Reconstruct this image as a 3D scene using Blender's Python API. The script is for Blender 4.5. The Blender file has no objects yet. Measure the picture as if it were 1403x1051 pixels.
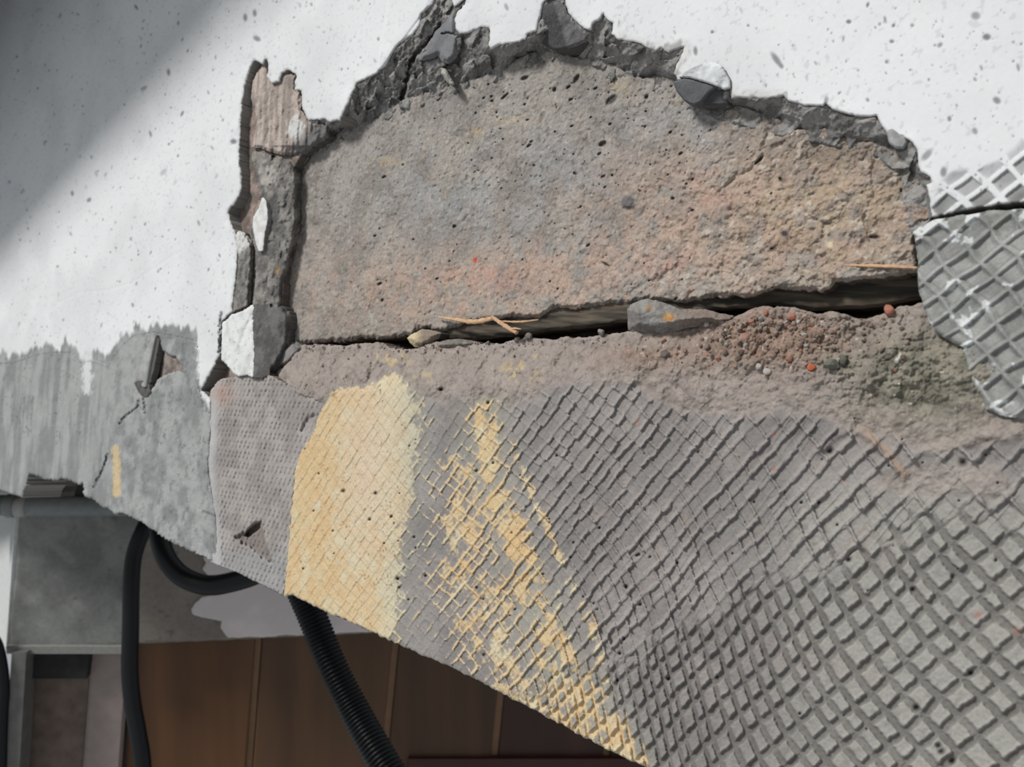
import bpy, math
import numpy as np
from mathutils import Vector
# ------------------------------------------------------------------ camera, sky, sun, exposure
SC = bpy.context.scene
F, CX, CY = 1100.0, 701.5, 525.5
cam_d = bpy.data.cameras.new('camera'); cam = bpy.data.objects.new('camera', cam_d)
SC.collection.objects.link(cam); SC.camera = cam
cam_d.sensor_width = 36.0; cam_d.lens = 36.0*F/1403.0
cam.location = (0, 0, 0); cam.rotation_euler = (math.pi/2, 0, 0)
cam_d.clip_start = 0.01; cam_d.clip_end = 50
cam_d.dof.use_dof = True; cam_d.dof.focus_distance = 0.50; cam_d.dof.aperture_fstop = 13.0

world = bpy.data.worlds.new('sky'); SC.world = world; world.use_nodes = True
wn = world.node_tree.nodes; bg = wn['Background']
bg.inputs[0].default_value = (0.90, 0.95, 1.0, 1); bg.inputs[1].default_value = 0.40
LDIR = Vector((-0.60, -0.33, 0.66)).normalized()
sun_d = bpy.data.lights.new('sun', 'SUN'); sun_d.energy = 2.85; sun_d.angle = math.radians(12.5)
sun_d.color = (1.0, 0.99, 0.97)
sun = bpy.data.objects.new('sun', sun_d); SC.collection.objects.link(sun)
sun.rotation_euler = LDIR.to_track_quat('Z', 'Y').to_euler()
vs = SC.view_settings
vs.view_transform = 'Standard'; vs.look = 'None'; vs.gamma = 1.0; vs.exposure = 0.0
vs.use_curve_mapping = False

# ------------------------------------------------------------------ numbers and noise
def lin(c):
    c = np.asarray(c, float)/255.0
    return np.where(c <= 0.04045, c/12.92, ((c+0.055)/1.055)**2.4)
def C(*c): return lin(c)
def mix(a, b, t):
    t = np.asarray(t)[..., None]
    return a*(1-t)+b*t
def sstep(x, a, b):
    t = np.clip((x-a)/(b-a), 0, 1); return t*t*(3-2*t)
_lat = {}
def lattice(seed):
    if seed not in _lat: _lat[seed] = np.random.RandomState(seed).uniform(-1, 1, (256, 256)).astype(np.float32)
    return _lat[seed]
def vn(a, b, s, seed):
    x = np.asarray(a, np.float64)/s+37.3*seed; y = np.asarray(b, np.float64)/s+11.7*seed
    i = np.floor(x).astype(np.int64); j = np.floor(y).astype(np.int64)
    fx = x-i; fy = y-j; fx = fx*fx*(3-2*fx); fy = fy*fy*(3-2*fy)
    L = lattice(seed); i0 = i & 255; i1 = (i+1) & 255; j0 = j & 255; j1 = (j+1) & 255
    return (L[j0, i0]*(1-fx)+L[j0, i1]*fx)*(1-fy)+(L[j1, i0]*(1-fx)+L[j1, i1]*fx)*fy
def fbm(a, b, s, o, seed, g=0.5):
    r = 0; amp = 1; n = 0
    for k in range(o):
        r = r+amp*vn(a, b, s, seed+k); n += amp; amp *= g; s = s*0.47
    return r/n*1.5
def worley(a, b, s, seed, aniso=1.0):
    x = np.asarray(a)/s; y = np.asarray(b)/(s*aniso)
    i = np.floor(x).astype(np.int64); j = np.floor(y).astype(np.int64)
    L1, L2, L3, L4 = lattice(seed), lattice(seed+1), lattice(seed+2), lattice(seed+3)
    best = np.full(x.shape, 1e9); sec = np.full(x.shape, 1e9); fac = np.zeros(x.shape); rid = np.zeros(x.shape)
    for di in (-1, 0, 1):
        for dj in (-1, 0, 1):
            ii = (i+di) & 255; jj = (j+dj) & 255
            px = i+di+0.5+0.45*L1[jj, ii]; py = j+dj+0.5+0.45*L2[jj, ii]
            dx = x-px; dy = y-py; d = dx*dx+dy*dy
            m = d < best
            sec = np.where(m, best, np.minimum(sec, d))
            fac = np.where(m, L3[jj, ii]*dx+L4[jj, ii]*dy+0.4*L1[(jj+3) & 255, ii], fac)
            rid = np.where(m, L3[(jj+5) & 255, ii], rid)
            best = np.where(m, d, best)
    return np.sqrt(best), np.sqrt(sec), fac, rid
def sdf(poly, X, Y):
    P = np.asarray(poly, np.float32); X = np.asarray(X, np.float32); Y = np.asarray(Y, np.float32)
    d = np.full(X.shape, 1e12, np.float32); ins = np.zeros(X.shape, bool)
    for k in range(len(P)):
        x0, y0 = P[k]; x1, y1 = P[(k+1) % len(P)]
        ex, ey = x1-x0, y1-y0; L = ex*ex+ey*ey+1e-9
        wx = X-x0; wy = Y-y0
        t = np.clip((wx*ex+wy*ey)/L, 0, 1)
        dx = wx-t*ex; dy = wy-t*ey
        d = np.minimum(d, dx*dx+dy*dy)
        c = (y0 > Y) != (y1 > Y)
        if abs(ey) > 1e-9: ins ^= c & (X < ex*(Y-y0)/ey+x0)
    d = np.sqrt(d); return np.where(ins, -d, d).astype(np.float64)
def pdist(line, X, Y):            # distance to an open polyline and the position along it (0..1)
    P = np.asarray(line, float); d = np.full(np.shape(X), 1e9); tt = np.zeros(np.shape(X)); n = len(P)-1
    for k in range(n):
        x0, y0 = P[k]; x1, y1 = P[k+1]; ex, ey = x1-x0, y1-y0
        t = np.clip(((X-x0)*ex+(Y-y0)*ey)/(ex*ex+ey*ey+1e-9), 0, 1)
        q = np.hypot(X-x0-t*ex, Y-y0-t*ey); m = q < d
        d = np.where(m, q, d); tt = np.where(m, (k+t)/n, tt)
    return d, tt

# ------------------------------------------------------------------ planes of the place
class Plane:
    """Y + tu X - tv Z = D ; picks the place on the plane that a sight line of the photograph meets"""
    def __init__(s, tu, tv, D):
        N = np.array([-tu, -1.0, tv]); s.L = np.linalg.norm(N); s.n = N/s.L; s.D = D
        s.e1 = np.array([1.0, -tu, 0]); s.e1 /= np.linalg.norm(s.e1); s.e2 = np.cross(s.e1, s.n); s.e2 = s.e2*np.sign(s.e2[2])
    def at(s, X, Y, h=0.0):
        X = np.asarray(X, float); Y = np.asarray(Y, float)
        d = np.stack([(X-CX)/F, np.ones_like(X), -(Y-CY)/F], -1)
        k = (-s.D/s.L+np.asarray(h)*0.001)/(d@s.n)
        return d*k[..., None]
    def ab(s, X, Y):
        p = s.at(X, Y); return p@s.e1*1000, p@s.e2*1000
WALL = Plane(0.87, 0.10, 0.50)
BACK = Plane(-0.15, 0.0, 1.45)
BACK2 = Plane(-0.15, 0.0, 1.50)

# ------------------------------------------------------------------ materials
def mat_surface(name, bump=0.35, scale=700.0, var=0.12, rough=0.92, stretch=(1, 1, 1)):
    m = bpy.data.materials.new(name); m.use_nodes = True; nt = m.node_tree; N = nt.nodes; L = nt.links
    b = N['Principled BSDF']; b.inputs['Roughness'].default_value = rough
    b.inputs['Specular IOR Level'].default_value = 0.25
    at = N.new('ShaderNodeAttribute'); at.attribute_name = 'albedo'
    g = N.new('ShaderNodeNewGeometry'); mp = N.new('ShaderNodeMapping'); mp.inputs['Scale'].default_value = stretch
    L.new(g.outputs['Position'], mp.inputs[0])
    n1 = N.new('ShaderNodeTexNoise'); n1.inputs['Scale'].default_value = scale; n1.inputs['Detail'].default_value = 4
    L.new(mp.outputs[0], n1.inputs['Vector'])
    mr = N.new('ShaderNodeMapRange'); mr.inputs[1].default_value = 0.3; mr.inputs[2].default_value = 0.7
    mr.inputs[3].default_value = 1-var; mr.inputs[4].default_value = 1+var
    L.new(n1.outputs['Fac'], mr.inputs[0])
    vm = N.new('ShaderNodeVectorMath'); vm.operation = 'SCALE'
    L.new(at.outputs['Color'], vm.inputs[0]); L.new(mr.outputs[0], vm.inputs['Scale'])
    L.new(vm.outputs[0], b.inputs['Base Color'])
    bp = N.new('ShaderNodeBump'); bp.inputs['Strength'].default_value = bump; bp.inputs['Distance'].default_value = 0.0006
    L.new(n1.outputs['Fac'], bp.inputs['Height']); L.new(bp.outputs[0], b.inputs['Normal'])
    return m
def mat_plain(name, col, rough=0.5, bump=0.0, scale=300.0, var=0.08, spec=0.4, metal=0.0, stretch=(1, 1, 1)):
    m = mat_surface(name, bump, scale, var, rough, stretch); nt = m.node_tree
    at = [n for n in nt.nodes if n.type == 'ATTRIBUTE'][0]
    rgb = nt.nodes.new('ShaderNodeRGB'); rgb.outputs[0].default_value = (*lin(col), 1)
    vm = [n for n in nt.nodes if n.type == 'VECT_MATH'][0]
    nt.links.new(rgb.outputs[0], vm.inputs[0]); nt.nodes.remove(at)
    b = nt.nodes['Principled BSDF']; b.inputs['Specular IOR Level'].default_value = spec; b.inputs['Metallic'].default_value = metal
    return m
M_PLASTER = mat_surface('painted plaster', 0.10, 420, 0.02)
M_RENDER = mat_surface('grey render', 0.35, 650, 0.09)
M_BLOCK = mat_surface('rough concrete block', 0.8, 620, 0.16)
M_BROKEN = mat_surface('broken mortar', 0.9, 520, 0.18)
M_BEAM = mat_surface('cement with grid imprint', 0.45, 800, 0.10)
M_DIM = mat_surface('dusty cement far behind', 0.3, 160, 0.10)
M_WOOD = mat_surface('weathered board', 0.4, 500, 0.25, 0.85, (0.12, 0.12, 1.0))
M_PLANK = mat_plain('brown varnished plank', (104, 74, 50), 0.42, 0.1, 18, 0.28, 0.3, 0, (1, 1, 0.12))
M_SEAM = mat_plain('pale plank groove', (122, 92, 66), 0.6, 0.05, 60, 0.1)
M_RUBBER = mat_plain('black rubber', (16, 17, 18), 0.42, 0.05, 300, 0.1, 0.3)
M_PIPE = mat_plain('grey painted pipe', (128, 131, 128), 0.5, 0.12, 90, 0.10)
M_PIPEPALE = mat_plain('pale plaster ring', (168, 166, 160), 0.8, 0.2, 200, 0.06)
M_SPLINT = mat_plain('raw pine splinter', (196, 160, 126), 0.8, 0.5, 900, 0.22, 0.2, 0, (0.3, 0.3, 1.0))
M_SHADE_BOARD = mat_plain('grey shade board', (120, 122, 126), 0.9, 0.1, 60, 0.05)

# ------------------------------------------------------------------ objects
COL = SC.collection
def tagp(o, label=None, cat=None, group=None, kind=None):
    for k, v in (('label', label), ('category', cat), ('group', group), ('kind', kind)):
        if v: o[k] = v
    return o
def empty(name, loc, **kw):
    o = bpy.data.objects.new(name, None); o.location = loc; o.empty_display_size = 0.02; COL.objects.link(o); return tagp(o, **kw)
def make(name, V, Fq, mat, parent=None, col=None, smooth=None, origin=None, **kw):
    V = np.asarray(V, float)
    if parent is not None: org = np.array(parent['_org']) if '_org' in parent else np.array(parent.location)
    elif origin is not None: org = np.asarray(origin, float)
    else: org = V.mean(0)
    me = bpy.data.meshes.new(name)
    Fq = np.asarray(Fq); n = Fq.shape[1]
    me.vertices.add(len(V)); me.vertices.foreach_set('co', (V-org).astype(np.float32).ravel())
    me.loops.add(Fq.size); me.loops.foreach_set('vertex_index', Fq.astype(np.int32).ravel())
    me.polygons.add(len(Fq)); me.polygons.foreach_set('loop_start', np.arange(0, Fq.size, n, dtype=np.int32))
    me.update(calc_edges=True)
    if smooth is None: smooth = np.ones(len(Fq), bool)
    me.polygons.foreach_set('use_smooth', np.asarray(smooth, bool))
    if col is not None:
        at = me.attributes.new('albedo', 'FLOAT_COLOR', 'POINT')
        c4 = np.ones((len(V), 4), np.float32); c4[:, :3] = np.clip(col, 0.003, 0.9); at.data.foreach_set('color', c4.ravel())
    me.materials.append(mat); me.validate()
    o = bpy.data.objects.new(name, me); COL.objects.link(o)
    if parent is None: o.location = org
    else: o.parent = parent
    tagp(o, **kw); return o

def axis(lo, hi, step, c0, c1, grow=1.13):
    a = list(np.arange(max(lo, c0), min(hi, c1)+step*0.5, step))
    s = step; x = a[0]
    left = []
    while x > lo: s *= grow; x -= s; left.append(x)
    s = step; x = a[-1]; right = []
    while x < hi: s *= grow; x += s; right.append(x)
    return np.array(left[::-1]+a+right)
def layer(name, inside, hf, cf, bbox, step=1.6, skirt=12.0, rim=(120, 117, 112), mat=None, parent=None,
          plane=WALL, core=None, base=None, **kw):
    x0, y0, x1, y1 = bbox
    if core: xs = axis(x0, x1, step, core[0], core[2]); ys = axis(y0, y1, step, core[1], core[3])
    else: xs = np.arange(x0, x1+step, step); ys = np.arange(y0, y1+step, step)
    X, Y = np.meshgrid(xs, ys)
    S = inside(X, Y); gy, gx = np.gradient(S, ys, xs)
    g = np.hypot(gx, gy)+1e-6; gx = gx/np.maximum(g, .3); gy = gy/np.maximum(g, .3)
    fin = (S[:-1, :-1]+S[1:, :-1]+S[:-1, 1:]+S[1:, 1:]) < 0
    pad = np.zeros((fin.shape[0]+2, fin.shape[1]+2), bool); pad[1:-1, 1:-1] = fin
    cnt = pad[:-1, :-1].astype(int)+pad[1:, :-1]+pad[:-1, 1:]+pad[1:, 1:]
    used = cnt > 0; bnd = used & (cnt < 4)
    sx = np.gradient(X, axis=1); lim = 1.1*step
    mv = np.where(bnd, np.clip(S, -lim, lim), 0); edgeok = sx < step*1.5
    mv = np.where(edgeok, mv, 0)
    X = X-mv*gx; Y = Y-mv*gy
    idx = -np.ones(X.shape, int); n = used.sum(); idx[used] = np.arange(n)
    Xu, Yu, Su = X[used], Y[used], np.minimum(S[used]-mv[used], 0)
    A, B = plane.ab(Xu, Yu)
    H = hf(Xu, Yu, A, B, Su)*np.ones_like(Xu); col = cf(Xu, Yu, A, B, Su, H)
    if col.ndim == 1: col = np.tile(col, (n, 1))
    V = plane.at(Xu, Yu, H)
    J, I = np.nonzero(fin)
    top = np.stack([idx[J+1, I], idx[J+1, I+1], idx[J, I+1], idx[J, I]], 1)
    # boundary edges
    E = []
    def add(j0, i0, j1, i1): E.append(np.stack([idx[j0, i0], idx[j1, i1]], 1))
    j, i = np.nonzero(fin & ~pad[:-2, 1:-1]); add(j, i, j, i+1)
    j, i = np.nonzero(fin & ~pad[2:, 1:-1]); add(j+1, i+1, j+1, i)
    j, i = np.nonzero(fin & ~pad[1:-1, :-2]); add(j+1, i, j, i)
    j, i = np.nonzero(fin & ~pad[1:-1, 2:]); add(j, i+1, j+1, i+1)
    E = np.concatenate(E)
    bv = np.unique(E); rem = -np.ones(n, int); rem[bv] = np.arange(len(bv)); nb = len(bv)
    sk = skirt if base is None else np.maximum(H[bv]-base, 1.0)
    Vr = V[bv]-plane.n*(np.minimum(0.9, np.asarray(sk)*0.3)*0.001*np.ones(nb))[:, None]
    Vb = V[bv]-plane.n*(np.asarray(sk)*0.001*np.ones(nb))[:, None]
    a, b = E[:, 0], E[:, 1]; ra, rb = n+rem[a], n+rem[b]
    q1 = np.stack([a, b, rb, ra], 1); q2 = np.stack([ra, rb, rb+nb, ra+nb], 1)
    Vall = np.concatenate([V, Vr, Vb])
    rimc = mix(C(*rim)[None, :], C(*rim)[None, :]*0.75, sstep(fbm(A[bv], B[bv], 30, 2, 9), -.5, .5))
    colall = np.concatenate([col, rimc, rimc])
    Fall = np.concatenate([top, q1, q2]); sm = np.zeros(len(Fall), bool); sm[:len(top)] = True
    return make(name, Vall, Fall, mat, parent, colall, sm, **kw)
def poly_in(poly, jag=0.0, js=3.0, seed=5, plane=WALL):
    def f(X, Y):
        if jag:
            A, B = plane.ab(X, Y)
            X = X+jag*fbm(A, B, js, 3, seed); Y = Y+jag*fbm(A, B, js, 3, seed+9)
        return sdf(poly, X, Y)
    return f
def pbox(poly, m=6):
    p = np.array(poly); return (p[:, 0].min()-m, p[:, 1].min()-m, p[:, 0].max()+m, p[:, 1].max()+m)

# ------------------------------------------------------------------ outlines followed on the wall
BOTTOM = [(-140, 660), (-60, 672), (0, 672), (31, 682), (36, 662), (40, 648), (52, 653), (62, 656), (80, 659), (84, 655), (95, 658), (108, 664), (115, 661),
          (115, 679), (127, 683), (135, 692), (150, 698), (160, 706), (165, 702), (195, 716), (225, 737), (250, 750), (262, 755), (290, 768), (322, 783), (350, 797),
          (376, 810), (390, 818), (400, 815), (425, 828), (450, 840), (480, 852), (508, 866), (540, 880), (575, 896), (602, 908), (620, 914), (640, 925), (665, 938),
          (700, 956), (745, 980), (790, 1004), (830, 1026), (885, 1052), (1000, 1112), (1250, 1245), (1800, 1540)]
WALLPOLY = [(-140, -600), (2300, -600), (2300, 1800)]+BOTTOM[::-1]
OPEN = [(275, 534), (284, 519), (293, 503), (301, 484), (302, 462), (303, 440), (318, 428), (321, 394), (324, 360), (326, 344), (322, 318), (315, 303), (313, 288),
        (322, 278), (330, 262), (331, 243), (327, 215), (328, 190), (330, 160), (331, 140), (335, 118), (343, 92), (348, 82), (354, 85), (360, 88), (364, 79), (368, 86),
        (366, 105), (372, 114), (383, 112), (386, 101), (395, 95), (406, 103), (404, 124), (413, 124), (414, 149), (423, 165), (434, 163), (437, 165), (445, 163),
        (452, 167), (466, 164), (477, 140), (489, 114), (501, 108), (517, 100), (529, 89), (543, 63), (556, 54), (566, 47), (574, 37), (577, 20), (583, 14),
        (591, 6), (596, -4), (605, -16), (618, -10), (620, 2), (623, 8), (630, 0), (637, -8), (643, -10), (636, 6), (626, 18), (622, 30), (625, 42), (632, 46),
        (646, 43), (658, 38), (670, 37), (671, 50), (669, 64), (673, 67), (684, 61), (694, 60), (708, 58), (719, 54), (724, 45), (735, 43), (738, 30),
        (742, 14), (745, 3), (751, -6), (766, -8), (774, 0), (778, 18), (792, 32), (800, 38), (808, 42), (813, 31), (820, 28), (827, 18), (830, 25), (840, 32),
        (838, 46), (846, 54), (860, 56), (879, 61), (890, 66), (899, 69), (907, 65), (915, 73), (926, 67), (938, 64), (935, 74), (926, 90), (924, 100),
        (930, 110), (953, 109), (981, 117), (1000, 120), (1001, 134), (1021, 134), (1050, 135), (1074, 132), (1080, 138), (1100, 144), (1127, 146), (1132, 143), (1140, 149),
        (1163, 157), (1190, 160), (1200, 158), (1207, 170), (1216, 184), (1224, 186), (1238, 186), (1250, 195), (1257, 205), (1257, 222), (1262, 236), (1275, 243),
        (1277, 250), (1270, 253), (1274, 275), (1277, 298),
        (1310, 290), (1345, 283), (1403, 276), (1600, 255), (2320, 170), (2320, 1850), (300, 1850), (300, 768), (294, 700), (284, 640), (288, 590), (288, 545)]
BLOCK = [(399, 222), (409, 215), (423, 208), (451, 189), (486, 169), (523, 157), (551, 137), (580, 126), (620, 117), (657, 106), (694, 91), (708, 81), (739, 69), (759, 70),
         (776, 74), (810, 80), (844, 89), (856, 100), (879, 107), (907, 104), (924, 108), (932, 128), (947, 142), (999, 142), (1027, 149), (1050, 156), (1060, 160),
         (1086, 177), (1134, 176), (1149, 186), (1175, 192), (1200, 196), (1223, 202), (1240, 222), (1252, 243), (1266, 257), (1271, 286), (1271, 300), (1252, 312),
         (1254, 345), (1259, 373), (1232, 378), (1203, 381), (1170, 384), (1146, 387), (1138, 394), (1126, 400), (1100, 398), (1074, 397), (1062, 396), (1040, 404), (1020, 407),
         (1000, 405), (979, 408), (953, 412), (940, 416), (919, 414), (887, 410), (859, 415), (833, 417), (793, 423), (770, 422), (756, 423), (748, 430), (736, 437),
         (715, 434), (696, 434), (660, 440), (637, 444), (620, 450), (603, 455), (588, 450), (574, 450), (566, 462), (557, 460), (540, 462), (526, 466), (510, 464),
         (497, 463), (471, 469), (455, 467), (443, 471), (420, 470), (402, 474), (392, 470), (385, 400), (390, 300)]
BEAM = [(366, 520), (380, 508), (392, 500), (402, 484), (414, 473), (440, 472), (470, 474), (500, 470), (526, 470), (534, 477), (560, 479), (574, 477), (590, 470),
        (610, 468), (630, 471), (650, 470), (687, 471), (704, 466), (721, 463), (740, 464), (756, 466), (775, 461), (787, 463), (819, 460), (840, 457), (861, 454), (905, 452), (950, 440), (985, 440),
        (1004, 437), (1012, 433), (1025, 425), (1040, 420), (1058, 420), (1074, 421), (1090, 422), (1103, 426), (1120, 431), (1138, 427), (1157, 430), (1175, 437), (1189, 437), (1200, 432),
        (1215, 429), (1232, 421), (1250, 418), (1275, 412), (1320, 400), (1600, 380), (2200, 330), (2300, 340), (2300, 1700)]+[p for p in BOTTOM[::-1] if 385 < p[0] < 1900]+[(389, 818), (390, 790),
        (396, 720), (404, 645), (412, 620), (426, 598), (436, 572), (441, 552), (425, 545), (400, 537)]
BEAM = BEAM[:-9]+[(389, 816), (391, 790), (397, 720), (404, 645), (412, 620), (426, 598), (436, 572), (441, 552), (400, 537)]
NET = [(289, 535), (300, 520), (320, 516), (345, 512), (370, 514), (400, 530), (446, 549), (439, 574), (429, 600), (415, 622), (406, 645), (399, 720), (392, 792), (389, 817),
       (376, 810), (350, 797), (322, 783), (288, 770), (284, 700), (274, 640), (278, 590)]
RENDERLINE = [(-150, 492), (0, 486), (17, 486), (54, 474), (74, 471), (97, 471), (111, 486), (123, 483), (148, 492), (156, 477), (168, 461), (183, 448), (211, 443), (248, 450), (269, 455), (272, 472), (269, 505), (276, 536), (290, 560)]

def micro(A, B, seed, amp=0.12): return amp*fbm(A, B, 3.0, 3, seed)
# ---- base relief of the skin coat
rsp = np.random.RandomState(11)
_sp = []
for k in range(1150):
    x = rsp.uniform(-20, 560) if k < 700 else rsp.uniform(560, 1400); y = rsp.uniform(-20, 470) if x < 560 else rsp.uniform(-20, 300)
    if x > 560 and rsp.rand() < 0.25: x = rsp.uniform(1000, 1400)
    near = 1.0+0.5*(x > 1000)
    _sp.append((x, y, (0.8+1.3*rsp.rand()**3)*near*(0.8 if x > 560 else 1), (1.0+rsp.rand()**2*1.6), rsp.uniform(0.9, 2.1), rsp.uniform(0.2, 0.9)))
for q in [(1175-840+1002, 22, 6, 1.2, 0, .7), (1352, 51, 5, 1.3, 0, .9), (1366, 138, 5, 1.3, .6, .8), (1288, 62, 3.4, 1.4, 2.4, .7), (1250, 35, 3, 1, 0, .7), (1163, 30, 3.2, 1.3, 0, .9),
          (1064, 82, 4.5, 3.0, .95, .8), (1070, 90, 3.5, 1.6, .95, .8), (1222, 57, 3, 1.3, 0, .8), (1215, 85, 2.8, 1, 0, .8), (1301, 163, 3.2, 1.4, 1.5, .8), (1336, 180, 4, 1.4, 1.2, .7),
          (1293, 236, 5, 1.6, 1.7, .8), (1270, 213, 5, 2.2, -.8, .7), (1132, 138, 3.4, 2, -1.4, .7), (953, 70, 3.2, 2.2, 1.5, .8), (976, 44, 2.6, 1, 0, .9), (231, 99, 2.8, 2, 1.5, .8),
          (197, 121, 3.2, 1.8, -.6, .6), (336, 24, 3.4, 1.8, 1.5, .8), (349, 18, 3.2, 1.8, 1.5, .8), (352, 53, 4, 1.6, .5, .8), (122, 274, 3, 1.4, -.8, .8), (99, 265, 2.4, 1.8, 1.4, .8), (224, 236, 3.8, 1.8, -.8, .4),
          (320, 194, 4, 1.3, 0, .9), (694, 10, 3, 2, 1.2, .6)]: _sp.append(q)
def specks(X, Y):
    out = np.zeros_like(X)
    order = np.argsort(X); Xs = X[order]
    for (x, y, r, el, an, st) in _sp:
        R = r*el+2; a, b = np.searchsorted(Xs, [x-R, x+R]); ix = order[a:b]
        if len(ix) == 0: continue
        ix = ix[np.abs(Y[ix]-y) < R]
        dx = X[ix]-x; dy = Y[ix]-y; c, s = math.cos(an), math.sin(an)
        u = (dx*c+dy*s)/el; v = -dx*s+dy*c
        d = np.sqrt(u*u+v*v)
        out[ix] = np.maximum(out[ix], st*(1-sstep(d, r*0.45, r*1.25)))
    return out
def render_t(X, Y, A, B):        # 1 where the white paint gives way to bare grey render on the left
    lx = [p[0] for p in RENDERLINE]; ly = [p[1] for p in RENDERLINE]
    yb = np.interp(X, lx, ly)+9*vn(X, Y*0.02, 7.0, 61)+5*vn(X, Y*0.05, 2.6, 62)
    t = sstep(Y-yb, -3, 4)
    t = t*(1-sstep(X, 268+4*vn(A, B, 3, 63), 275+4*vn(A, B, 3, 63))*(Y < 520))
    d, _ = pdist([(121, 480), (119, 505), (120, 535)], X, Y); t = t*(1-0.8*(1-sstep(d+3*vn(A, B, 3, 64), 3, 9)))
    return t
CRACKR = [(1277, 297), (1290, 294), (1310, 290), (1330, 288), (1345, 284), (1370, 282), (1403, 281), (1600, 262)]
HAIR = [[(189, 549), (190, 556), (182, 563), (170, 572), (164, 581)], [(196, 546), (198, 556), (199, 566)], [(304, 428), (301, 446), (302, 462), (300, 484)],
        [(148, 622), (142, 640), (134, 658), (128, 668)], [(278, 700), (300, 708), (318, 716)]]
def seam_free(X, Y):
    yb = np.interp(X, [p[0] for p in RENDERLINE], [p[1] for p in RENDERLINE])
    return sstep(np.abs(Y-yb-12), 4, 8)*(1-(X > 270)*(X < 312)*(Y > 548)*1.0)
def wall_h(X, Y, A, B, S):
    h = 0.9*fbm(A, B, 90, 2, 71)+0.12*fbm(A, B, 20, 2, 74)
    t = render_t(X, Y, A, B)
    vert = 1-0.85*sstep(X, 110, 190)
    h = h-0.7*t+0.55*t*fbm(A, B, 10, 4, 77)+0.5*t*vert*vn(A, B*0.15, 4.0, 78)+0.7*t*(1-vert)*fbm(A, B, 8, 5, 75, .65)
    for ln in HAIR[:4]:
        d, _ = pdist(ln, X+2*vn(A, B, 2, 79), Y+2*vn(A, B, 2, 80)); h = h-2.2*np.exp(-(d/1.2)**2)
    d, _ = pdist([(80, 415), (110, 400), (145, 398), (180, 388), (215, 365), (245, 345)], X, Y); h = h-0.25*np.exp(-(d/1.5)**2)
    sp = specks(X, Y); h = h-0.45*sp
    h = h+0.8*(1-sstep(sdf([(536, -30), (528, 30), (519, 80), (514, 104), (540, 70), (585, 10), (600, -30)], X, Y), -1.5, 1.0))*(X > 480)*(X < 620)
    # thick trowelled swell left of the strip and the lip that lifts along the broken edge
    h = h+0.9*np.exp(-(S/14.0)**2)*vn(A, B, 12, 81)*seam_free(X, Y)
    edge = seam_free(X, Y); h = h-0.8*sstep(S, -2.2, 0)*edge
    # printed cells at the far right
    hc, cg, _ = cells(A, B); w = sstep((X-1330)*0.62+(Y-250)*0.8+30*vn(A, B, 11, 82), -14, 10)*(X > 1255)
    w = w*(1-sstep(X, 1470, 1550)); h = h-1.3*w*sstep(cg, 0.25, 0.6)
    return h
def cells(A, B):                 # big cells of the tile-back print on the right
    a = A+0.9*vn(A, B, 12, 91); b = B+0.9*vn(A, B, 12, 92)
    s = (a*0.80+b*0.60); t = (-a*0.62+b*0.78)
    P1, P2 = 10.4, 8.2
    fs = np.abs((s/P1+0.1*vn(t, s, 9, 93)) % 1-0.5)*2; ft = np.abs((t/P2+0.1*vn(s, t, 9, 94)) % 1-0.5)*2
    inside = np.minimum(1-fs, 1-ft)          # 0 on a line, 1 at the middle
    L = lattice(95); iu = L[np.floor(t/P2).astype(int) & 255, np.floor(s/P1).astype(int) & 255]
    cg = sstep(inside, 0.16, 0.42)
    return inside, cg, iu
def wall_c(X, Y, A, B, S, H):
    wv = mix(C(228, 228, 228), C(219, 219, 219), sstep(fbm(A, B, 60, 3, 101), -.5, .8))
    sp = specks(X, Y); wv = mix(wv, C(92, 92, 94), sp*0.9)
    fine = sstep(fbm(A, B, 2.4, 2, 102), 0.62, 0.85); wv = mix(wv, C(170, 171, 173), fine*0.3)
    t = render_t(X, Y, A, B)
    g = mix(C(162, 163, 161), C(136, 137, 136), sstep(fbm(A, B*np.where(X < 150, .35, 1.0), 16, 4, 103)+0.25*vn(A, B*0.1, 5, 104)*(X < 150), -.5, .6))
    dk = sstep(fbm(A, B, 7, 5, 105, .75), 0.1, 0.9); g = mix(g, C(104, 104, 104), dk*0.8*sstep(X, 90, 230))
    g = mix(g, C(84, 84, 84), 0.7*sstep(-np.abs(vn(A, B*0.12, 3.4, 106)), -0.06, 0)*(Y < 600)*(X < 130)*sstep(vn(A, B, 20, 107), -.2, .3))
    wv = mix(wv, g, t)
    d, _ = pdist([(158, 615), (160, 640), (160, 675)], X, Y); y = (1-sstep(d+2.5*vn(A, B, 3, 108), 3, 7))*0.8
    d2, _ = pdist([(161, 682), (162, 698)], X, Y)
    wv = mix(wv, C(214, 188, 140), y)
    for ln in HAIR:
        d, _ = pdist(ln, X, Y); wv = mix(wv, C(74, 74, 74), 0.55*(1-sstep(d, .6, 2.2)))
    ins, cg, iu = cells(A, B); w = sstep((X-1330)*0.62+(Y-250)*0.8+30*vn(A, B, 11, 82), -14, 10)*(X > 1255)
    gc = mix(C(146, 146, 143), C(122, 122, 120), sstep(vn(A, B, 5, 109), -.5, .5))
    w = w*(1-sstep(X, 1470, 1550)); wv = mix(wv, gc, w*cg*(0.72+0.28*iu))
    fr = (X > 846)*(X < 1080)*(Y < 150)*(1-sstep(-S+3*vn(A, B, 4, 112), 4, 14))
    wv = mix(wv, mix(C(214, 212, 208), C(150, 148, 146), sstep(fbm(A, B, 4, 4, 113), -.1, .6)), 0.8*fr)
    d = np.abs(S); wv = mix(wv, C(188, 188, 186), 0.45*(1-sstep(d+1.5*vn(A, B, 3, 110), 0.5, 3.5))*(1-t)*seam_free(X, Y))
    return wv

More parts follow.
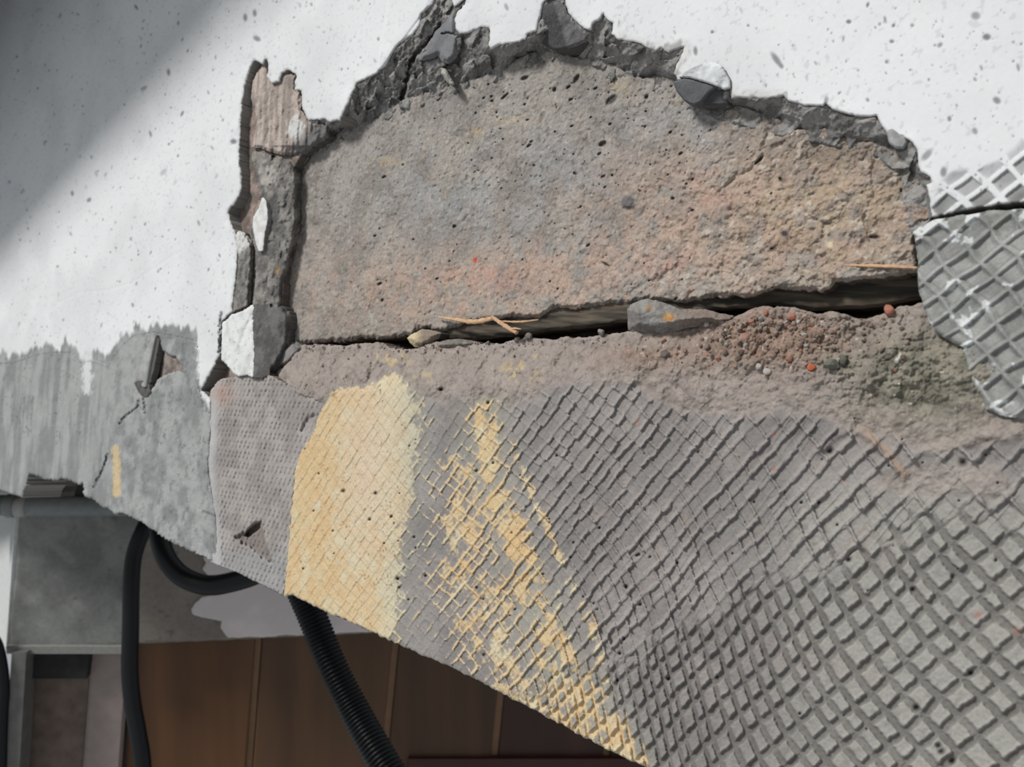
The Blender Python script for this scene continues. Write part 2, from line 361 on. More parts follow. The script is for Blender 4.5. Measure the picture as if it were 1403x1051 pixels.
# wall body: one empty for the whole wall, its coats are parts
wall = empty('wall_front', tuple(WALL.at(701, 1051, 0)), kind='structure')
CORE_C = (104, 98, 92)
layer('wall_core', poly_in(WALLPOLY), lambda X, Y, A, B, S: -46+5*fbm(A, B, 12, 3, 120),
      lambda X, Y, A, B, S, H: mix(C(96, 90, 84), C(70, 66, 62), sstep(fbm(A, B, 10, 3, 121), -.4, .5)),
      (-140, -600, 2200, 1500), 7, 70, CORE_C, M_BROKEN, wall, core=(-60, -60, 1460, 1110))

_open = poly_in(OPEN, 1.1, 3.0, 131); _wall = poly_in(WALLPOLY, 2.0, 2.5, 141)
def grey_line(X, Y):
    lx = [p[0] for p in RENDERLINE]; ly = [p[1] for p in RENDERLINE]
    return np.interp(X, lx, ly)
FLAKEHOLE = [(216, 457), (219, 470), (223, 480), (233, 488), (241, 488), (244, 494), (250, 500), (252, 512), (246, 508), (238, 510), (226, 514), (216, 520), (211, 530), (204, 536), (202, 528), (206, 510), (210, 485)]
_hole = poly_in(FLAKEHOLE, 0.7, 2, 151)
layer('white_plaster_coat', lambda X, Y: np.maximum.reduce([_wall(X, Y), -_open(X, Y), np.where(X < 300, (Y-grey_line(X, Y)-12), -50)]), wall_h, wall_c,
      (-140, -600, 2200, 700), 1.5, 0, (150, 146, 140), M_PLASTER, wall, core=(-24, -24, 1480, 700), base=-47,
      label='white painted plaster coat with dark pinholes')
def mwall_h(X, Y, A, B, S): return wall_h(X, Y, A, B, S)-0.06*(1-sstep(Y-grey_line(X, Y), 10.2, 11.8))
layer('bare_render_coat', lambda X, Y: np.maximum.reduce([_wall(X, Y), -_open(X, Y), -(Y-grey_line(X, Y)-9), -_hole(X, Y), X-330]), mwall_h, wall_c,
      (-140, 440, 330, 800), 1.5, 0, (150, 146, 140), M_RENDER, wall, core=(-24, 440, 330, 800), base=-47,
      label='bare grey render with a short yellow paint mark')
layer('under_render', lambda X, Y: sdf([(180, 440), (270, 440), (270, 545), (180, 560)], X, Y), lambda X, Y, A, B, S: -9+5*sstep(X, 214, 236)+0.6*fbm(A, B, 5, 3, 160),
      lambda X, Y, A, B, S, H: mix(C(150, 138, 130), C(110, 100, 94), sstep(fbm(A, B, 6, 3, 161), -.4, .6)), (178, 436, 274, 562), 2, 0, CORE_C, M_BROKEN, wall, base=-47)

# ---- right-hand adhesive bed with the big printed cells
ADH = [(1277, 302), (1293, 299), (1312, 296), (1333, 293), (1350, 289), (1372, 287), (1403, 286), (1600, 268), (2200, 200), (2250, 480), (1900, 560), (1600, 590), (1403, 574), (1377, 571),
       (1360, 564), (1349, 560), (1346, 546), (1336, 528), (1323, 509), (1320, 477), (1306, 470), (1280, 454), (1266, 423), (1259, 397), (1257, 372), (1256, 345), (1251, 317)]
def adh_h(X, Y, A, B, S):
    ins, cg, iu = cells(A, B); ins = np.maximum(ins, sstep(X, 1480, 1560)); iu = iu*(1-sstep(X, 1480, 1560))
    return 1.5+1.7*(1-sstep(ins, 0.05, 0.32))-0.7*iu*cg+0.5*fbm(A, B, 8, 3, 171)-1.4*sstep(S, -5, 0)
def adh_c(X, Y, A, B, S, H):
    ins, cg, iu = cells(A, B)
    g = mix(C(162, 162, 158), C(138, 138, 134), sstep(fbm(A, B, 9, 3, 172), -.5, .6))
    pw = sstep(0.9*fbm(A, B, 7, 4, 173)+0.35*vn(A, B, 22, 177)+0.25*(1-cg)-0.0010*(X-1290)-0.0003*(Y-310), 0.28, 0.42)
    g = mix(g, C(205, 207, 205), pw*sstep(1-ins, 0.1, 0.4))
    g = mix(g, C(112, 112, 109), 0.5*sstep(-np.abs(ins-0.36), -0.14, 0)*(1-pw))
    return g
layer('tile_adhesive_bed', poly_in(ADH, 1.5, 4, 181), adh_h, adh_c, (1240, 160, 2300, 640), 1.6, 0, (118, 116, 112), M_BEAM, wall, core=(1240, 240, 1480, 640), base=-47,
      label='grey tile adhesive printed with large square cells and smears of white')

# ---- broken mortar edge round the opening
BANDOUT = [(395, 196)]+[p for p in OPEN if True][0:0]
i0 = OPEN.index((423, 165)); i1 = OPEN.index((1277, 298))
EDGE = OPEN[i0:i1+1]
BAND = [(398, 205), (405, 185)]+EDGE+[(1262, 318), (1240, 330), (1235, 240), (1200, 215), (1140, 200), (1060, 185), (990, 165), (920, 140), (850, 115), (780, 92), (740, 88), (690, 108), (600, 136), (540, 160), (450, 205), (420, 225), (398, 232)]
_block = poly_in(BLOCK, 2.2, 3.0, 191)
OPENP = OPEN
def base_block(X, Y):
    return -17+9*sstep(X, 800, 1240)+1.2*sstep(Y, 200, 430)
def band_h(X, Y, A, B, S):
    do = np.maximum(-_open(X, Y), 0); db = np.maximum(sdf(BLOCK, X, Y), 0)
    t = do/(do+db+1e-3)
    f1, f2, fac, rid = worley(A+2*vn(A, B, 8, 201), B+2*vn(A, B, 8, 202), 10.0, 203)
    g1, g2, fac2, _ = worley(A, B, 3.2, 208)
    h = -1.2-(-base_block(X, Y)-0.8)*t**1.1+3.4*fac*np.minimum(1, do/6)+0.7*fac2+0.6*fbm(A, B, 2.5, 3, 209)
    d, _ = pdist([(603, 34), (590, 52), (574, 69), (560, 90), (557, 114), (551, 137)], X+3*vn(A, B, 3, 210), Y)
    h = h-7*np.exp(-(d/2.6)**2)
    return h-0.8*sstep(S, -2, 0)
def band_c(X, Y, A, B, S, H):
    g = mix(C(150, 147, 143), C(108, 106, 104), sstep(fbm(A, B, 9, 4, 211), -.5, .5))
    g = mix(g, C(168, 160, 146), 0.6*sstep(vn(A, B, 1.3, 215), 0.72, .9))
    w = sstep(vn(A, B, 1.6, 216)+.6*vn(A, B, 9, 217), 1.15, 1.3); g = mix(g, C(190, 182, 150), w*.8)
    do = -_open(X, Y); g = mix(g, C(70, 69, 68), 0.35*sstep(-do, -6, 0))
    return g
layer('broken_mortar_edge', lambda X, Y: np.maximum(poly_in(BAND, 0.5, 3, 220)(X, Y), -_open(X, Y)*-1.0 if False else sdf(BAND, X, Y)), band_h, band_c, pbox(BAND, 4), 1.3, 0, (92, 90, 88), M_BROKEN, wall, base=-47,
      label='dark broken mortar along the edge of the plaster')

# ---- left strip bed
BED = [(300, 440), (312, 300), (306, 285), (318, 240), (318, 160), (330, 90), (350, 72), (420, 90), (430, 180), (400, 235), (392, 330), (386, 420), (390, 480), (360, 530), (270, 545), (268, 520), (290, 490)]
layer('mortar_bed', poly_in(BED), lambda X, Y, A, B, S: -9-3*sstep(-X, -345, -325)*sstep(-Y, -440, -300)+1.0*fbm(A, B, 8, 3, 231)-9*sstep(Y, 470, 500)*sstep(-X, -325, -300),
      lambda X, Y, A, B, S, H: mix(C(158, 140, 130), C(116, 106, 98), sstep(fbm(A, B, 9, 3, 232), -.4, .6)), pbox(BED, 4), 1.8, 0, CORE_C, M_BROKEN, wall, base=-47)

# ------------------------------------------------------------------ exposed concrete block
blk = empty('concrete_block', tuple(WALL.at(820, 420, -10)), label='exposed grey and pinkish rough concrete block set in the broken opening of the white wall', cat='concrete block')
def base_block(X, Y):
    return -17+9*sstep(X, 800, 1240)+1.2*sstep(Y, 200, 430)
_pits = np.random.RandomState(21).uniform(0, 1, (260, 6))
def pit_field(X, Y):
    out = np.zeros_like(X); order = np.argsort(X); Xs = X[order]
    for q in _pits:
        x = 430+q[0]*640; y = 90+q[1]*330; r = 0.6+1.3*q[2]**4; el = 1+1.4*q[3]; an = -0.9+0.6*q[4]
        if q[5] < .4: x = 640+q[0]*330; y = 100+q[1]*160
        R = r*el+2; a, b = np.searchsorted(Xs, [x-R, x+R]); ix = order[a:b]
        if len(ix) == 0: continue
        ix = ix[np.abs(Y[ix]-y) < R]; dx = X[ix]-x; dy = Y[ix]-y; c, s = math.cos(an), math.sin(an)
        d = np.hypot((dx*c+dy*s)/el, -dx*s+dy*c); out[ix] = np.maximum(out[ix], 1-sstep(d, r*.5, r*1.2))
    for (x, y, r, el, an) in [(838, 137, 5, 2.0, -.7), (790, 108, 3, 2.6, -1.0), (719, 107, 3.2, 1.8, -.4), (692, 132, 1.8, 4, -.7), (886, 133, 2.6, 1.4, -1), (760, 123, 2.6, 1.4, -1.2), (826, 197, 4, 1.5, -.5), (788, 238, 2, 1.6, .5), (922, 272, 2.4, 1.2, 0), (1040, 220, 2.6, 3.6, -.8), (1070, 246, 2.2, 2, 1), (830, 362, 1.5, 5, .5), (1198, 325, 3, 2.5, .1), (1236, 261, 2.6, 1.3, 0)]:
        dx = X-x; dy = Y-y; c, s = math.cos(an), math.sin(an)
        d = np.hypot((dx*c+dy*s)/el, -dx*s+dy*c); out = np.maximum(out, 1-sstep(d, r*.6, r*1.15))
    return out
def block_h(X, Y, A, B, S):
    rough = 0.45+0.75*sstep(X+0.4*Y, 850, 1150)
    h = base_block(X, Y)+1.1*fbm(A, B, 28, 3, 241)+rough*(0.9*fbm(A, B, 7, 4, 244)+0.45*fbm(A, B, 2.2, 2, 248))
    _, _, fac, _ = worley(A+3*vn(A, B, 9, 249), B, 13, 250); h = h+0.8*fac*sstep(X, 980, 1120)+0.5*worley(A, B, 3.0, 256)[2]+0.9*fbm(A, B, 4.5, 5, 257, .7)*sstep(X+Y, 1150, 1400)
    # stepped ledge running up the right-hand end
    h = h-1.6*sstep(A+0.5*B+3*vn(A, B, 8, 251)-(-0.0), 1e5, 1e5+1)
    d, _ = pdist([(1050, 186), (1045, 210), (1030, 232), (1005, 245), (985, 262)], X+4*vn(A, B, 5, 252), Y); h = h-1.4*np.exp(-(d/3)**2)
    d, _ = pdist([(1205, 200), (1196, 240), (1200, 270), (1185, 300), (1192, 330)], X+4*vn(A, B, 5, 253), Y); h = h-1.2*np.exp(-(d/3)**2)
    h = h+0.5*vn(A*0.7+B*0.7, (B-A)*0.16, 5, 254)*sstep(Y, 180, 300)
    h = h-1.7*pit_field(X, Y)
    h = h-2.5*sstep(S, -6, 0)*(Y > 300)-0.8*sstep(S, -2, 0)
    d = np.hypot(X-860, Y-277); h = h+1.5*(1-sstep(d, 5, 11))
    return h
def spot(X, Y, x, y, rx, ry): return np.exp(-(((X-x)/rx)**2+((Y-y)/ry)**2))
def block_c(X, Y, A, B, S, H):
    g = mix(C(158, 151, 143), C(138, 132, 126), sstep(fbm(A, B, 22, 4, 261), -.5, .5))
    g = mix(g, C(154, 154, 154), np.clip(0.8*spot(X, Y, 700, 260, 190, 90)+0.8*spot(X, Y, 960, 170, 90, 50), 0, 1)*sstep(fbm(A, B, 14, 3, 265), -.6, .5))
    pk = np.clip(0.9*spot(X, Y, 620, 400, 260, 60)+1.0*spot(X, Y, 960, 290, 160, 80)+.9*spot(X, Y, 1170, 290, 130, 120)+.8*spot(X, Y, 830, 390, 200, 50), 0, 1)
    g = mix(g, C(180, 154, 137), pk*sstep(fbm(A, B, 12, 5, 268, .7), -.7, .45)*0.8)
    g = mix(g, C(180, 144, 131), np.clip(spot(X, Y, 690, 385, 45, 22)+spot(X, Y, 910, 365, 40, 20)+.8*spot(X, Y, 960, 260, 60, 25)+.6*spot(X, Y, 610, 378, 60, 14), 0, 1)*sstep(fbm(A, B, 8, 3, 272), -.5, .5)*.7)
    g = mix(g, C(172, 152, 128), 0.8*spot(X, Y, 1130, 290, 150, 100)*sstep(fbm(A, B, 7, 4, 275, .7), -.5, .4))
    g = mix(g, C(134, 104, 92), 0.85*np.clip(spot(X, Y, 1265, 270, 16, 40)+.4*spot(X, Y, 1060, 330, 50, 30), 0, 1)*sstep(fbm(A, B, 6, 3, 278), -.6, .3))
    g = mix(g, C(112, 102, 92), 0.6*np.clip(spot(X, Y, 1150, 205, 90, 30)+spot(X, Y, 1230, 225, 30, 40), 0, 1))
    g = mix(g, C(112, 102, 94), 0.7*sstep(fbm(A, B, 3.5, 4, 281, .7), 0.2, .8))
    g = mix(g, C(196, 184, 170), (0.35+.3*sstep(X, 850, 1050))*sstep(fbm(A, B, 3, 3, 285), 0.3, .9))
    g = mix(g, C(208, 178, 128), 0.7*np.clip(spot(X, Y, 652, 184, 14, 6)+.5*spot(X, Y, 530, 222, 22, 8)+.5*spot(X, Y, 700, 165, 25, 6)+.4*spot(X, Y, 850, 120, 16, 14), 0, 1)*sstep(fbm(A, B, 3, 3, 288), -.5, .4))
    g = mix(g, C(196, 70, 52), np.clip(1.6*spot(X, Y, 651, 356, 2.6, 2.6), 0, 1))
    g = mix(g, C(96, 94, 96), 0.8*(1-sstep(np.hypot(X-860, Y-277), 7, 11)))
    g = mix(g, C(62, 62, 66), np.clip(1.6*spot(X, Y, 1075, 320, 5, 4), 0, 1))
    g = mix(g, C(206, 190, 160), np.clip(1.3*spot(X, Y, 1137, 335, 4, 4), 0, 1))
    g = mix(g, C(52, 50, 48), 0.75*pit_field(X, Y))
    return g
layer('block_face', _block, block_h, block_c, (380, 60, 1282, 482), 1.25, 26, (110, 98, 88), M_BLOCK, blk)

# ------------------------------------------------------------------ dark board under the block
board = empty('wooden_board', tuple(WALL.at(950, 440, -26)), label='dark weathered board wedged in the long gap under the concrete block', cat='board')
BOARD = [(560, 440), (1275, 355), (1275, 407), (1262, 410), (1203, 421), (1160, 424), (1117, 426), (1060, 419), (1003, 424), (960, 428), (900, 436), (816, 448), (760, 453), (707, 460), (650, 466), (600, 470), (560, 468)]
def board_h(X, Y, A, B, S): return -19-2*sstep(-X, -800, -600)+0.5*vn(A*0.06, B+0.13*A, 1.6, 301)+0.3*vn(A*0.15, B+0.13*A, 0.8, 302)-2.5*sstep(S, -5, 0)
def board_c(X, Y, A, B, S, H):
    return mix(C(98, 88, 76), C(62, 58, 52), sstep(vn(A*0.05, B+0.13*A, 1.3, 303)+0.5*vn(A*0.1, B, 3, 304), -.6, .5))
layer('board_face', poly_in(BOARD, 1.0, 6, 311), board_h, board_c, pbox(BOARD, 4), 1.6, 14, (60, 52, 46), M_WOOD, board)
TOPS = [(1146, 388), (1262, 372), (1262, 380), (1200, 386), (1140, 396)]

# ------------------------------------------------------------------ cement beam below the gap
beam = empty('cement_beam', tuple(WALL.at(900, 1040, 0)), label='grey cement beam face printed with a waffle grid and streaked with yellow paint below the gap', cat='beam')
rg = np.random.RandomState(31)
def lines(n, pitch, lo, hi):
    p = np.cumsum(rg.uniform(lo, hi, n)*pitch); return p-p[n//2]
def lines(n, pfun, v0, jit, seed):
    r = np.random.RandomState(seed); up = [v0]; dn = [v0]
    for _ in range(n):
        up.append(up[-1]+pfun(up[-1])*r.uniform(1-jit, 1+jit)); dn.append(dn[-1]-pfun(dn[-1])*r.uniform(1-jit, 1+jit))
    return np.array(dn[::-1][:-1]+up)
CA, SA, CB, SB = math.cos(math.radians(49.5)), math.sin(math.radians(49.5)), math.cos(math.radians(-41)), math.sin(math.radians(-41))
def rot(a, b): return (a*SA-b*CA), (-(a*SB)+b*CB)      # across the first family, across the second family
def _ts(x, y):
    a, b = WALL.ab(np.array(float(x)), np.array(float(y))); return rot(a, b)
T0, T1, T2 = _ts(480, 700)[0], _ts(900, 650)[0], _ts(1250, 930)[0]
LA = lines(150, lambda v: float(np.interp(v, [T0, T1, T2], [8.8, 7.4, 10.4])), T1, 0.22, 31)
LB = lines(150, lambda v: 7.6, 0.0, 0.28, 32)
LA2 = lines(150, lambda v: 10.5, 3.0, 0.4, 33); LB2 = lines(150, lambda v: 9.5, 2.0, 0.4, 34)
def near_line(v, L):
    k = np.clip(np.searchsorted(L, v), 1, len(L)-1); a = v-L[k-1]; b = L[k]-v
    return np.where(a < b, a, -b), np.where(a < b, k-1, k), k
def grid_fields(A, B):
    a = A+1.1*vn(A, B, 26, 321)+0.3*vn(A, B, 6, 322); b = B+1.1*vn(A, B, 26, 323)+0.3*vn(A, B, 6, 324)
    t, s = rot(a, b); s = s*(1-0.22*sstep(t, T1, T2))*(1-0.10*sstep(-t, -T1, -T0))
    dt, kt, ct = near_line(t, LA); ds, ks, cs = near_line(s, LB)
    t2 = t+0.10*s; s2 = s-0.08*t
    dt2, _, _ = near_line(t2, LA2); ds2, _, _ = near_line(s2, LB2)
    L = lattice(330); M = lattice(331)
    fa = 0.66+0.34*np.clip(L[kt & 255, cs & 255]*2.2, -1, 1)
    fb = 0.60+0.40*np.clip(M[ks & 255, ct & 255]*2.0, -1, 1)
    dt = dt+0.35*vn(A, B, 1.6, 326)+0.75*M[(kt+9) & 255, (cs+5) & 255]*(1-sstep(t, T1+30, T2-10)); ds = ds+0.28*vn(A, B, 1.5, 327)+0.6*L[(ks+7) & 255, (ct+3) & 255]*(1-sstep(t, T1+30, T2-10))
    return t, s, dt, ds, dt2, ds2, fa, fb
GTOPX = [350, 440, 455, 520, 545, 560, 590, 640, 700, 740, 800, 825, 870, 885, 920, 960, 1010, 1060, 1110, 1150, 1200, 1290, 1403, 1800]
GTOPY = [560, 548, 538, 522, 512, 530, 545, 548, 552, 536, 524, 514, 522, 540, 558, 566, 566, 562, 560, 580, 590, 615, 600, 600]
def gmask(X, Y, A, B):
    yt = np.interp(X, GTOPX, GTOPY)+8*vn(A, B, 7, 331)
    m = sstep(Y-yt, -4, 12)*(1-sstep(X, 1480, 1560))*(1-sstep(Y, 1130, 1200))
    # smeared patches where the print is nearly lost
    m = m*(1-0.75*sstep(spot(X, Y, 1300, 660, 110, 30)+0.25*vn(A, B, 12, 332), .45, .8))
    return m
def yellow(X, Y, A, B, ridge):
    n = 0.55*fbm(A, B, 8, 5, 341, .65)+0.22*vn(A, B, 1.8, 345)
    xr = np.interp(Y, [515, 550, 580, 640, 720, 780, 820, 860], [556, 572, 577, 576, 556, 552, 549, 540])
    d1 = 1-sstep(X-xr, -34, 34)
    d1 = d1*sstep(X-np.interp(Y, [530, 545, 590, 640, 820], [455, 450, 424, 402, 384]), -2, 4)*sstep(Y-np.interp(X, [450, 500, 530, 548, 570, 590], [534, 530, 516, 506, 528, 540])+5*vn(A, B, 5, 347), -4, 6)
    c2 = np.interp(Y, [540, 600, 680, 740, 800, 850, 900, 960, 1050], [668, 666, 676, 705, 722, 742, 762, 795, 872])
    w2 = np.interp(Y, [540, 600, 700, 760, 820, 900, 980, 1050], [30, 34, 34, 30, 36, 46, 48, 26])
    d2 = 0.90*np.exp(-((X-c2)/w2)**2)*sstep(Y, 532, 556)
    c3 = np.interp(Y, [620, 700, 800, 900, 980, 1010], [640, 632, 650, 690, 745, 800])
    w3 = np.interp(Y, [560, 640, 750, 900, 1000], [30, 62, 92, 90, 60])
    d3 = 0.60*np.exp(-((X-c3)/w3)**2)*sstep(Y, 560, 650)
    c4 = np.interp(Y, [540, 620, 690, 740, 790, 850, 900, 960], [700, 705, 735, 756, 776, 806, 822, 834])
    d4 = 0.62*np.exp(-((X-c4)/10.0)**2)*sstep(Y, 560, 620)*(1-sstep(Y, 930, 975))
    bot = np.interp(X, [p[0] for p in BOTTOM], [p[1] for p in BOTTOM])
    d5 = 0.75*(1-sstep(bot-Y, 8, 34))*sstep(X, 640, 700)*(1-sstep(X, 880, 900))
    d = np.maximum.reduce([d1*1.1, d2*(0.82+0.35*vn(A, B, 9, 346)), d3, d4, d5])
    p = sstep(d+0.34*ridge-0.06+n*0.55, 0.48, 0.72)*sstep(d, 0.06, 0.2)
    return np.clip(p, 0, 1), d1, d2
def beam_parts(X, Y, A, B):
    t, s, dt, ds, dt2, ds2, fa, fb = grid_fields(A, B)
    m = gmask(X, Y, A, B)
    soft = sstep(0.36*(X-1020)+0.93*(Y-832)+34*vn(A, B, 22, 352)+22*vn(A, B, 7, 353), -16, 16)                   # deeper grooves at the lower right
    rs = sstep(-X, -860, -560)                                       # fainter under the thick yellow paint
    ra = (1-sstep(np.abs(dt), 0.55, 1.35))*fa; rb = (1-sstep(np.abs(ds), 0.25, 1.0))*fb
    r2 = ((1-sstep(np.abs(dt2), .15, .5))+(1-sstep(np.abs(ds2), .15, .5)))*0.5*sstep(vn(A, B, 18, 351), -.3, .4)
    ridge = np.clip(ra+rb*0.9, 0, 1.2)
    ga = (1-sstep(np.abs(dt), 0.9, 1.9))*(.7+.3*fa); gb = (1-sstep(np.abs(ds), 0.8, 1.7))*(.7+.3*fb); gr = np.maximum(ga, gb)
    rimr = np.exp(-((dt+2.2)/0.55)**2)+0.6*np.exp(-((ds-2.0)/0.5)**2)
    h = m*((1-soft)*(1.7*ra+1.9*rb+0.6*r2)*(1+0.35*sstep(X, 1000, 1200))*(0.28+0.72*(1-rs))-soft*(2.0*gr-0.35*rimr*(1-gr)-0.3))
    ridge = (1-soft)*ridge+soft*gr
    return h, m, soft, ridge, dt, ds
def beam_h(X, Y, A, B, S):
    gh, m, soft, ridge, dt, ds = beam_parts(X, Y, A, B)
    lip = np.interp(X, [366, 414, 526, 687, 861, 950, 1012, 1100, 1200, 1260, 1403], [515, 472, 474, 470, 455, 440, 432, 426, 434, 416, 440])
    q = Y-lip
    rub = spot(X, Y, 1080, 465, 150, 42)+spot(X, Y, 1230, 500, 110, 60)+.5*spot(X, Y, 900, 490, 60, 20)
    rub = np.clip(rub*1.3, 0, 1)
    f1, f2, fac, rid = worley(A, B, 3.6, 361); g1, _, fg, _ = worley(A, B, 1.7, 366)
    h = -9*(1-sstep(q, -8, 70))+gh
    h = h+(1-m)*(2.2*fbm(A, B, 18, 6, 371, .62)+0.8*vn(A+B, (A-B)*0.2, 4, 375)+0.5*fbm(A, B, 3, 3, 376)+0.25*worley(A+2*vn(A, B, 6, 377), B, 9, 378)[2]+0.5*fbm(A, B, 7, 4, 379, .7))
    h = h+rub*(2.2*(0.6-f1)+0.9*fac+2.6*fbm(A, B, 12, 4, 379)+1.2*(0.5-g1))
    h = h+m*(0.22*fbm(A, B, 5, 3, 382)+0.1*fbm(A, B, 1.6, 2, 386))
    yl, d1, d2 = yellow(X, Y, A, B, ridge); h = h+0.35*yl
    # mortar tongues
    for ln, w, k in (([(1180, 590), (1215, 618), (1240, 652)], 6, 1.8), ([(1165, 585), (1120, 620)], 5, 1.2), ([(1250, 625), (1320, 605), (1400, 590)], 8, 1.5), ([(520, 500), (500, 525)], 4, -1.5), ([(738, 528), (744, 545)], 4, -1.2)):
        d, _ = pdist(ln, X+3*vn(A, B, 5, 387), Y+3*vn(A, B, 5, 388)); h = h+k*np.exp(-(d/w)**2)
    d, _ = pdist([(870, 530), (900, 508), (915, 490)], X+3*vn(A, B, 5, 389), Y); h = h-1.6*np.exp(-(d/8)**2)
    for (x, y, r) in PINS:
        mm = (np.abs(X-x) < 8) & (np.abs(Y-y) < 8); h = np.where(mm, h-2.4*np.exp(-((X-x)**2+(Y-y)**2)/r**2), h)
    h = h-0.9*sstep(S, -2.5, 0)
    return h
rp = np.random.RandomState(44)
PINS = [(721, 695, 2.2), (603, 534, 2.4), (669, 552, 2), (653, 645, 2), (605, 534, 2), (1137, 618, 4), (1320, 634, 5), (1163, 767, 3.4), (1251, 808, 3.2), (1256, 970, 4), (1330, 922, 3.4), (916, 930, 2.4), (855, 875, 2), (858, 804, 2.2), (545, 793, 2), (547, 805, 2),
        (505, 1010, 1), (515, 676, 2.4), (471, 673, 2.4), (430, 700, 1.2), (1290, 1030, 4), (1305, 1043, 4), (1286, 1022, 4), (1305, 790, 3)]
for _ in range(90):
    x = rp.uniform(400, 1380); PINS.append((x, rp.uniform(570, np.interp(x, [p[0] for p in BOTTOM], [p[1] for p in BOTTOM])-8), 0.8+1.2*rp.rand()**2))
def beam_c(X, Y, A, B, S, H):
    gh, m, soft, ridge, dt, ds = beam_parts(X, Y, A, B)
    g = mix(C(150, 144, 140), C(134, 129, 126), sstep(fbm(A, B, 26, 4, 401), -.5, .5))
    g = mix(g, C(162, 159, 152), 0.8*sstep(X, 950, 1200)*sstep(Y, 600, 740))
    g = mix(g, C(150, 138, 131), 0.4*sstep(fbm(A, B, 18, 5, 405, .7), .1, .7))
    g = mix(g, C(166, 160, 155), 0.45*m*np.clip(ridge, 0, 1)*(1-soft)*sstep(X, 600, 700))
    g = mix(g, C(112, 109, 106), 0.35*m*np.exp(-((dt-1.5)/0.6)**2)*(1-soft)*sstep(X, 640, 720))  # lower right flank of each ridge painted darker, as its shaded side
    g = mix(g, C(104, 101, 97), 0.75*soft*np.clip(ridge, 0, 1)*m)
    g = mix(g, C(112, 108, 106), 0.3*sstep(fbm(A, B, 4, 3, 408), .2, .8))
    # the upper mortar: browner, dusty
    um = 1-m
    g = mix(g, C(158, 146, 138), um*0.75)
    g = mix(g, C(120, 110, 102), um*0.6*sstep(fbm(A, B, 6, 5, 411, .7), .0, .7)); g = mix(g, C(176, 166, 156), um*0.5*sstep(-fbm(A, B, 5, 5, 413, .7), .1, .8))
    rub = np.clip(1.4*(spot(X, Y, 1060, 465, 110, 36)+.5*spot(X, Y, 880, 490, 70, 20)), 0, 1)*um
    f1, _, _, rid = worley(A, B, 3.0, 415)
    g = mix(g, mix(C(122, 98, 84), C(150, 128, 112), sstep(rid, -.8, .8)), rub*0.85)
    g = mix(g, C(162, 116, 98), rub*sstep(rid, .93, .97)*0.8)
    mo = np.clip(1.5*spot(X, Y, 1270, 515, 95, 60)+1.0*spot(X, Y, 1150, 500, 20, 12), 0, 1)*um
    g = mix(g, mix(C(138, 133, 118), C(104, 102, 88), sstep(fbm(A, B, 5, 4, 418), -.4, .5)), mo*0.85)
    w = sstep(vn(A, B, 1.7, 422), 0.78, .9)*(rub+mo); g = mix(g, C(206, 198, 184), np.clip(w, 0, 1)*.8)
    # yellow
    yl, d1, d2 = yellow(X, Y, A, B, ridge)
    yc = mix(C(212, 188, 148), C(212, 200, 168), sstep(fbm(A, B, 12, 3, 425)+0.6*sstep(X, 470, 560)*d1, -.1, .8))
    yc = mix(yc, C(211, 178, 130), 0.65*sstep(fbm(A, B, 10, 3, 428)+.7*spot(X, Y, 430, 680, 34, 150)+.5*spot(X, Y, 700, 720, 40, 120), .25, .8))
    yc = mix(yc, C(190, 187, 166), 0.9*np.clip(spot(X, Y, 566, 610, 26, 110)+.7*spot(X, Y, 548, 790, 26, 60), 0, 1))
    yc = mix(yc, C(214, 194, 170), 0.75*np.clip(spot(X, Y, 505, 640, 42, 130), 0, 1))
    pale = np.clip(0.55*np.maximum(d1, d2*1.1), 0, 1)*(1-yl); g = mix(g, C(170, 167, 152), pale)
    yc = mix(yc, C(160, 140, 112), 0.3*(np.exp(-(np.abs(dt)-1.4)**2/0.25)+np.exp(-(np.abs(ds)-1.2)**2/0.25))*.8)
    yc = mix(yc, C(130, 96, 70), 0.8*sstep(vn(A, B, 1.3, 431)+.2*vn(A, B, 12, 432), .78, .95))
    g = mix(g, yc, yl)
    sp2 = np.clip(spot(X, Y, 710, 510, 26, 14)+spot(X, Y, 535, 492, 30, 10)+.8*spot(X, Y, 735, 482, 14, 8)+.6*spot(X, Y, 580, 515, 20, 8), 0, 1)
    g = mix(g, C(200, 178, 130), 0.8*sp2*sstep(fbm(A, B, 3.4, 3, 434), -.1, .5))
    for (x, y, r) in PINS:
        mm = (np.abs(X-x) < 8) & (np.abs(Y-y) < 8); k = np.where(mm, np.exp(-((X-x)**2+(Y-y)**2)/r**2), 0); g = mix(g, C(46, 44, 42), k*0.85)
    for (x, y, r) in ((874, 578, 3.5), (1061, 643, 3), (1060, 595, 3.5), (1340, 842, 5), (1394, 865, 5), (1156, 658, 3)):
        g = mix(g, C(170, 122, 104), 0.8*np.exp(-((X-x)**2+(Y-y)**2)/r**2))
    d, _ = pdist([(1185, 592), (1215, 618), (1240, 652)], X, Y); g = mix(g, C(166, 140, 120), 0.7*np.exp(-(d/5)**2))
    g = mix(g, C(186, 178, 160), 0.5*(1-sstep(-S, 0.5, 2.5))*(Y > 700))
    return g
_beam = poly_in(BEAM, 1.4, 2.6, 441)
layer('grid_printed_face', _beam, beam_h, beam_c, (360, 330, 2200, 1500), 1.25, 0, (120, 112, 104), M_BEAM, beam, core=(360, 405, 1480, 1110), base=-47)
